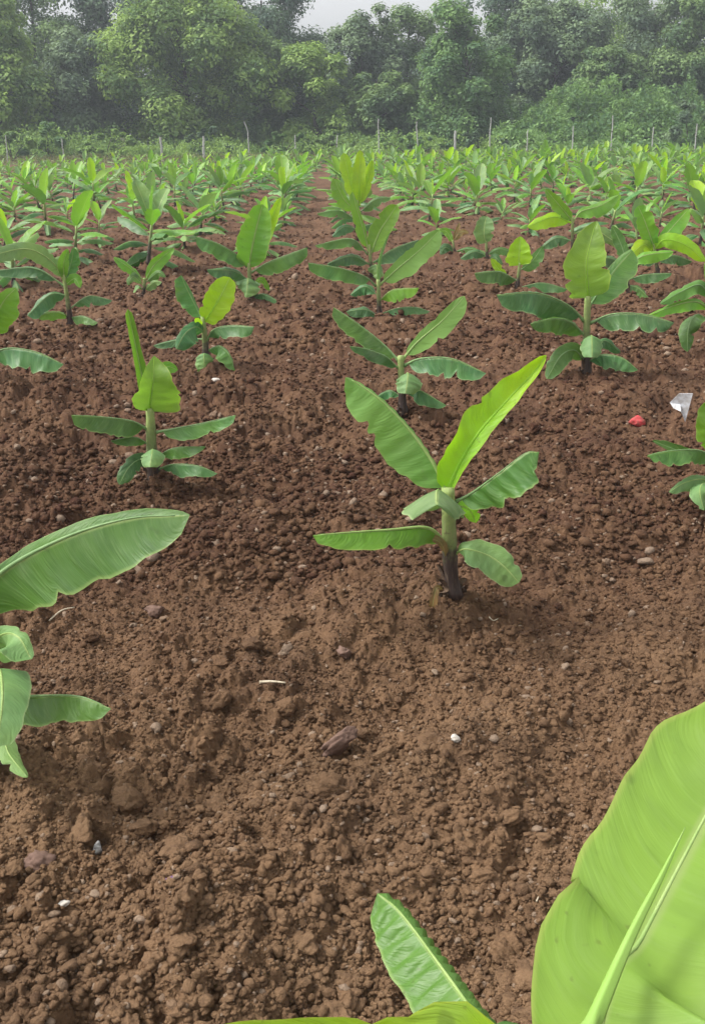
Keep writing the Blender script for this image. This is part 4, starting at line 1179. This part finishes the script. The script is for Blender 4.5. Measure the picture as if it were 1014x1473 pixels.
# ------------------------------------------------------------------ small things on the soil
def on_ground(px, py):
    x, y = ground_at(px, py)
    for _ in range(6):                                   # walk along the ray to the real surface
        z = gz(x, y); d = ray(px, py); s = (z - CAM_H) / d[2]; x, y = d[0] * s, d[1] * s
    return np.array([x, y, gz(x, y)])

def shard(name, label, cat, px, py, outline_px, thick, mat, tilt=.03, seed=0, fold=0):
    """a broken flat piece standing on the soil, outline given in photo pixels at its own distance"""
    c = on_ground(px, py)
    P = np.array([at(a, b, c[1] - q) for a, b, q in outline_px])
    ctr = P.mean(0)
    nrm = unit(np.cross(P[1] - P[0], P[2] - P[0]))
    n = len(P)
    V = np.vstack([P - nrm * thick / 2, P + nrm * thick / 2, [ctr - nrm * (thick / 2 + fold)], [ctr + nrm * (thick / 2 - fold)]]) - c
    F = []
    for i in range(n):
        j = (i + 1) % n
        F += [(i, j, n + j, n + i), (j, i, 2 * n), (n + i, n + j, 2 * n + 1)]
    o = link(name, mesh_from(name, V, F), M[mat], None, tuple(c), smooth=False)
    return tag(o, label, cat)

def lump(name, label, cat, px, py, rx, ry, rz_, mat, seed, sink=.3, rot=(0, 0, 0)):
    c = on_ground(px, py)
    S, Fc = rough_shapes(4 if mat == 'stone' else 3, 1, seed, crumb=mat == 'stone')
    s = float((c - CAM) @ FW) / F_PX
    V = S[0] / np.abs(S[0]).max(0) * np.array([rx, ry, rz_]) * s
    o = link(name, mesh_from(name, V, Fc), M[mat], None, (c[0], c[1], c[2] + rz_ * s * (1 - 2 * sink)))
    o.rotation_euler = rot
    return tag(o, label, cat)

def stick(name, label, cat, pts, r, mat):
    c = on_ground(*pts[len(pts) // 2][:2])
    P = []
    for a, b in pts:
        g = on_ground(a, b); P.append(g + [0, 0, r * 1.2 + .004])
    C, _ = spline(P, 10)
    v, f = tube(C - c, np.linspace(r, r * .6, 10), 6)
    return tag(link(name, mesh_from(name, v, f), M[mat], None, tuple(c)), label, cat)

def build_bits():
    shard('plastic_scrap', 'white curved plastic scrap standing on the soil near the right edge', 'scrap', 985, 606,
          [(985, 607, 0), (996, 566, .03), (976, 566, .0), (963, 579, -.02), (968, 587, 0), (979, 592, .02)], .004, 'white_plastic', fold=.012)
    lump('red_scrap', 'small red lump of plastic lying left of the white scrap', 'scrap', 916, 606, 13, 11, 10, 'red_plastic', 7, .08, (0, 0, .5))
    lump('pebble', 'grey oval pebble in the lower left foreground', 'stone', 141, 1228, 8, 7, 12, 'pebble', 8, .15, (0, .3, .3))
    lump('pebble', 'white flat pebble below the grey one in the lower left', 'stone', 92, 1304, 12, 7, 5, 'pale_pebble', 9, 0, (0, -.2, .3))
    lump('pebble', 'pale pebble on the soil right of the flat purplish stone', 'stone', 652, 1090, 10, 8, 7, 'pale_pebble', 10, .05)
    lump('pebble', 'tiny white pebble below the smaller yellow-leaved plant left of centre', 'stone', 311, 550, 8, 4, 3, 'pale_pebble', 11, .2, (0, 0, -.4))
    lump('stone', 'flat purplish stone tilted up in the middle foreground', 'stone', 488, 1088, 32, 14, 19, 'stone', 12, .3, (.5, -.55, .2))
    lump('stone', 'flat tan stone in the soil at the lower left edge', 'stone', 58, 1240, 26, 18, 14, 'stone', 13, .35, (.4, .3, 0))
    lump('stone', 'small wedge-shaped brown stone behind the foreground clods, centre left', 'stone', 226, 880, 18, 12, 12, 'stone', 14, .3, (.4, .4, .3))
    lump('stone', 'small peaked dark stone in the soil at the centre', 'stone', 497, 940, 14, 10, 10, 'stone', 15, .3, (.3, .2, .3))
    lump('scrap', 'tiny violet scrap half buried in the lower left foreground', 'scrap', 249, 1264, 12, 8, 8, 'violet', 16, .35)
    stick('straw', 'short whitish straw lying on the soil left of the centre', 'straw', [(374, 985), (392, 988), (411, 986)], .0045, 'straw')
    stick('straw', 'thin upright bit of straw left of the huge leaf at lower right', 'straw', [(771, 1300), (772, 1312), (772, 1328)], .002, 'straw')
    stick('twig', 'thin pale twig below the long arching leaf on the left', 'twig', [(72, 897), (90, 886), (108, 876)], .0035, 'straw')
    stick('straw', 'tiny pale straw right of the largest plant base', 'straw', [(703, 894), (709, 893), (716, 894)], .002, 'straw')

# ------------------------------------------------------------------ air, light
def build_air():
    import bmesh
    bm = bmesh.new(); bmesh.ops.create_cube(bm, size=1)
    me = bpy.data.meshes.new('haze'); bm.to_mesh(me); bm.free()
    m, nt = new_mat('haze_air'); n = N(nt)
    v = n('ShaderNodeVolumePrincipled'); v.inputs['Color'].default_value = (.86, .92, 1, 1)
    v.inputs['Density'].default_value = HAZE; v.inputs['Anisotropy'].default_value = .2
    o_ = n('ShaderNodeOutputMaterial'); n.link(v.outputs[0], o_.inputs['Volume'])
    o = link('haze', me, m, smooth=False)
    o.scale = (3200, 3300, 29); o.location = (0, 750, 12.4)
    tag(o, 'thin pale haze softening the distant trees', 'haze', kind='stuff')

HAZE = .0016
SUN_EL, SUN_AZ = R(52), R(-90)       # azimuth from +Y towards +X
def build_light():
    w = bpy.data.worlds.new('World'); sc.world = w; w.use_nodes = True
    nt = w.node_tree
    for q in list(nt.nodes): nt.nodes.remove(q)
    n = N(nt)
    sky = n('ShaderNodeTexSky'); sky.sky_type = 'NISHITA'; sky.sun_disc = False
    sky.sun_elevation = SUN_EL; sky.sun_rotation = SUN_AZ
    sky.air_density = 1.0; sky.dust_density = 4.0; sky.ozone_density = 1.0
    hs = n('ShaderNodeHueSaturation'); hs.inputs['Saturation'].default_value = .08
    n.link(sky.outputs[0], hs.inputs['Color'])
    bg = n('ShaderNodeBackground'); bg.inputs['Strength'].default_value = .14
    n.link(hs.outputs[0], bg.inputs['Color'])
    o = n('ShaderNodeOutputWorld'); n.link(bg.outputs[0], o.inputs['Surface'])
    ld = bpy.data.lights.new('sun', 'SUN'); ld.energy = 1.5; ld.angle = R(11); ld.color = (1, .96, .90)
    lo = bpy.data.objects.new('sun', ld); COL.objects.link(lo)
    d = Vector((math.sin(SUN_AZ) * math.cos(SUN_EL), math.cos(SUN_AZ) * math.cos(SUN_EL), math.sin(SUN_EL)))
    lo.rotation_euler = d.to_track_quat('Z', 'Y').to_euler()
    sc.view_settings.view_transform = 'Standard'; sc.view_settings.look = 'None'
    sc.view_settings.exposure = 0.95; sc.view_settings.gamma = 1.0
    sc.render.engine = 'CYCLES'
    sc.cycles.use_denoising = True
    sc.cycles.max_bounces = 6; sc.cycles.volume_bounces = 0
    sc.cycles.transparent_max_bounces = 6

build_ground()
build_clods()
for h in HEROES:
    (build_nearest if h['base_px'] is None else build_hero)(h)
plant_field()
build_posts()
build_wood()
build_bits()
build_air()
build_light()
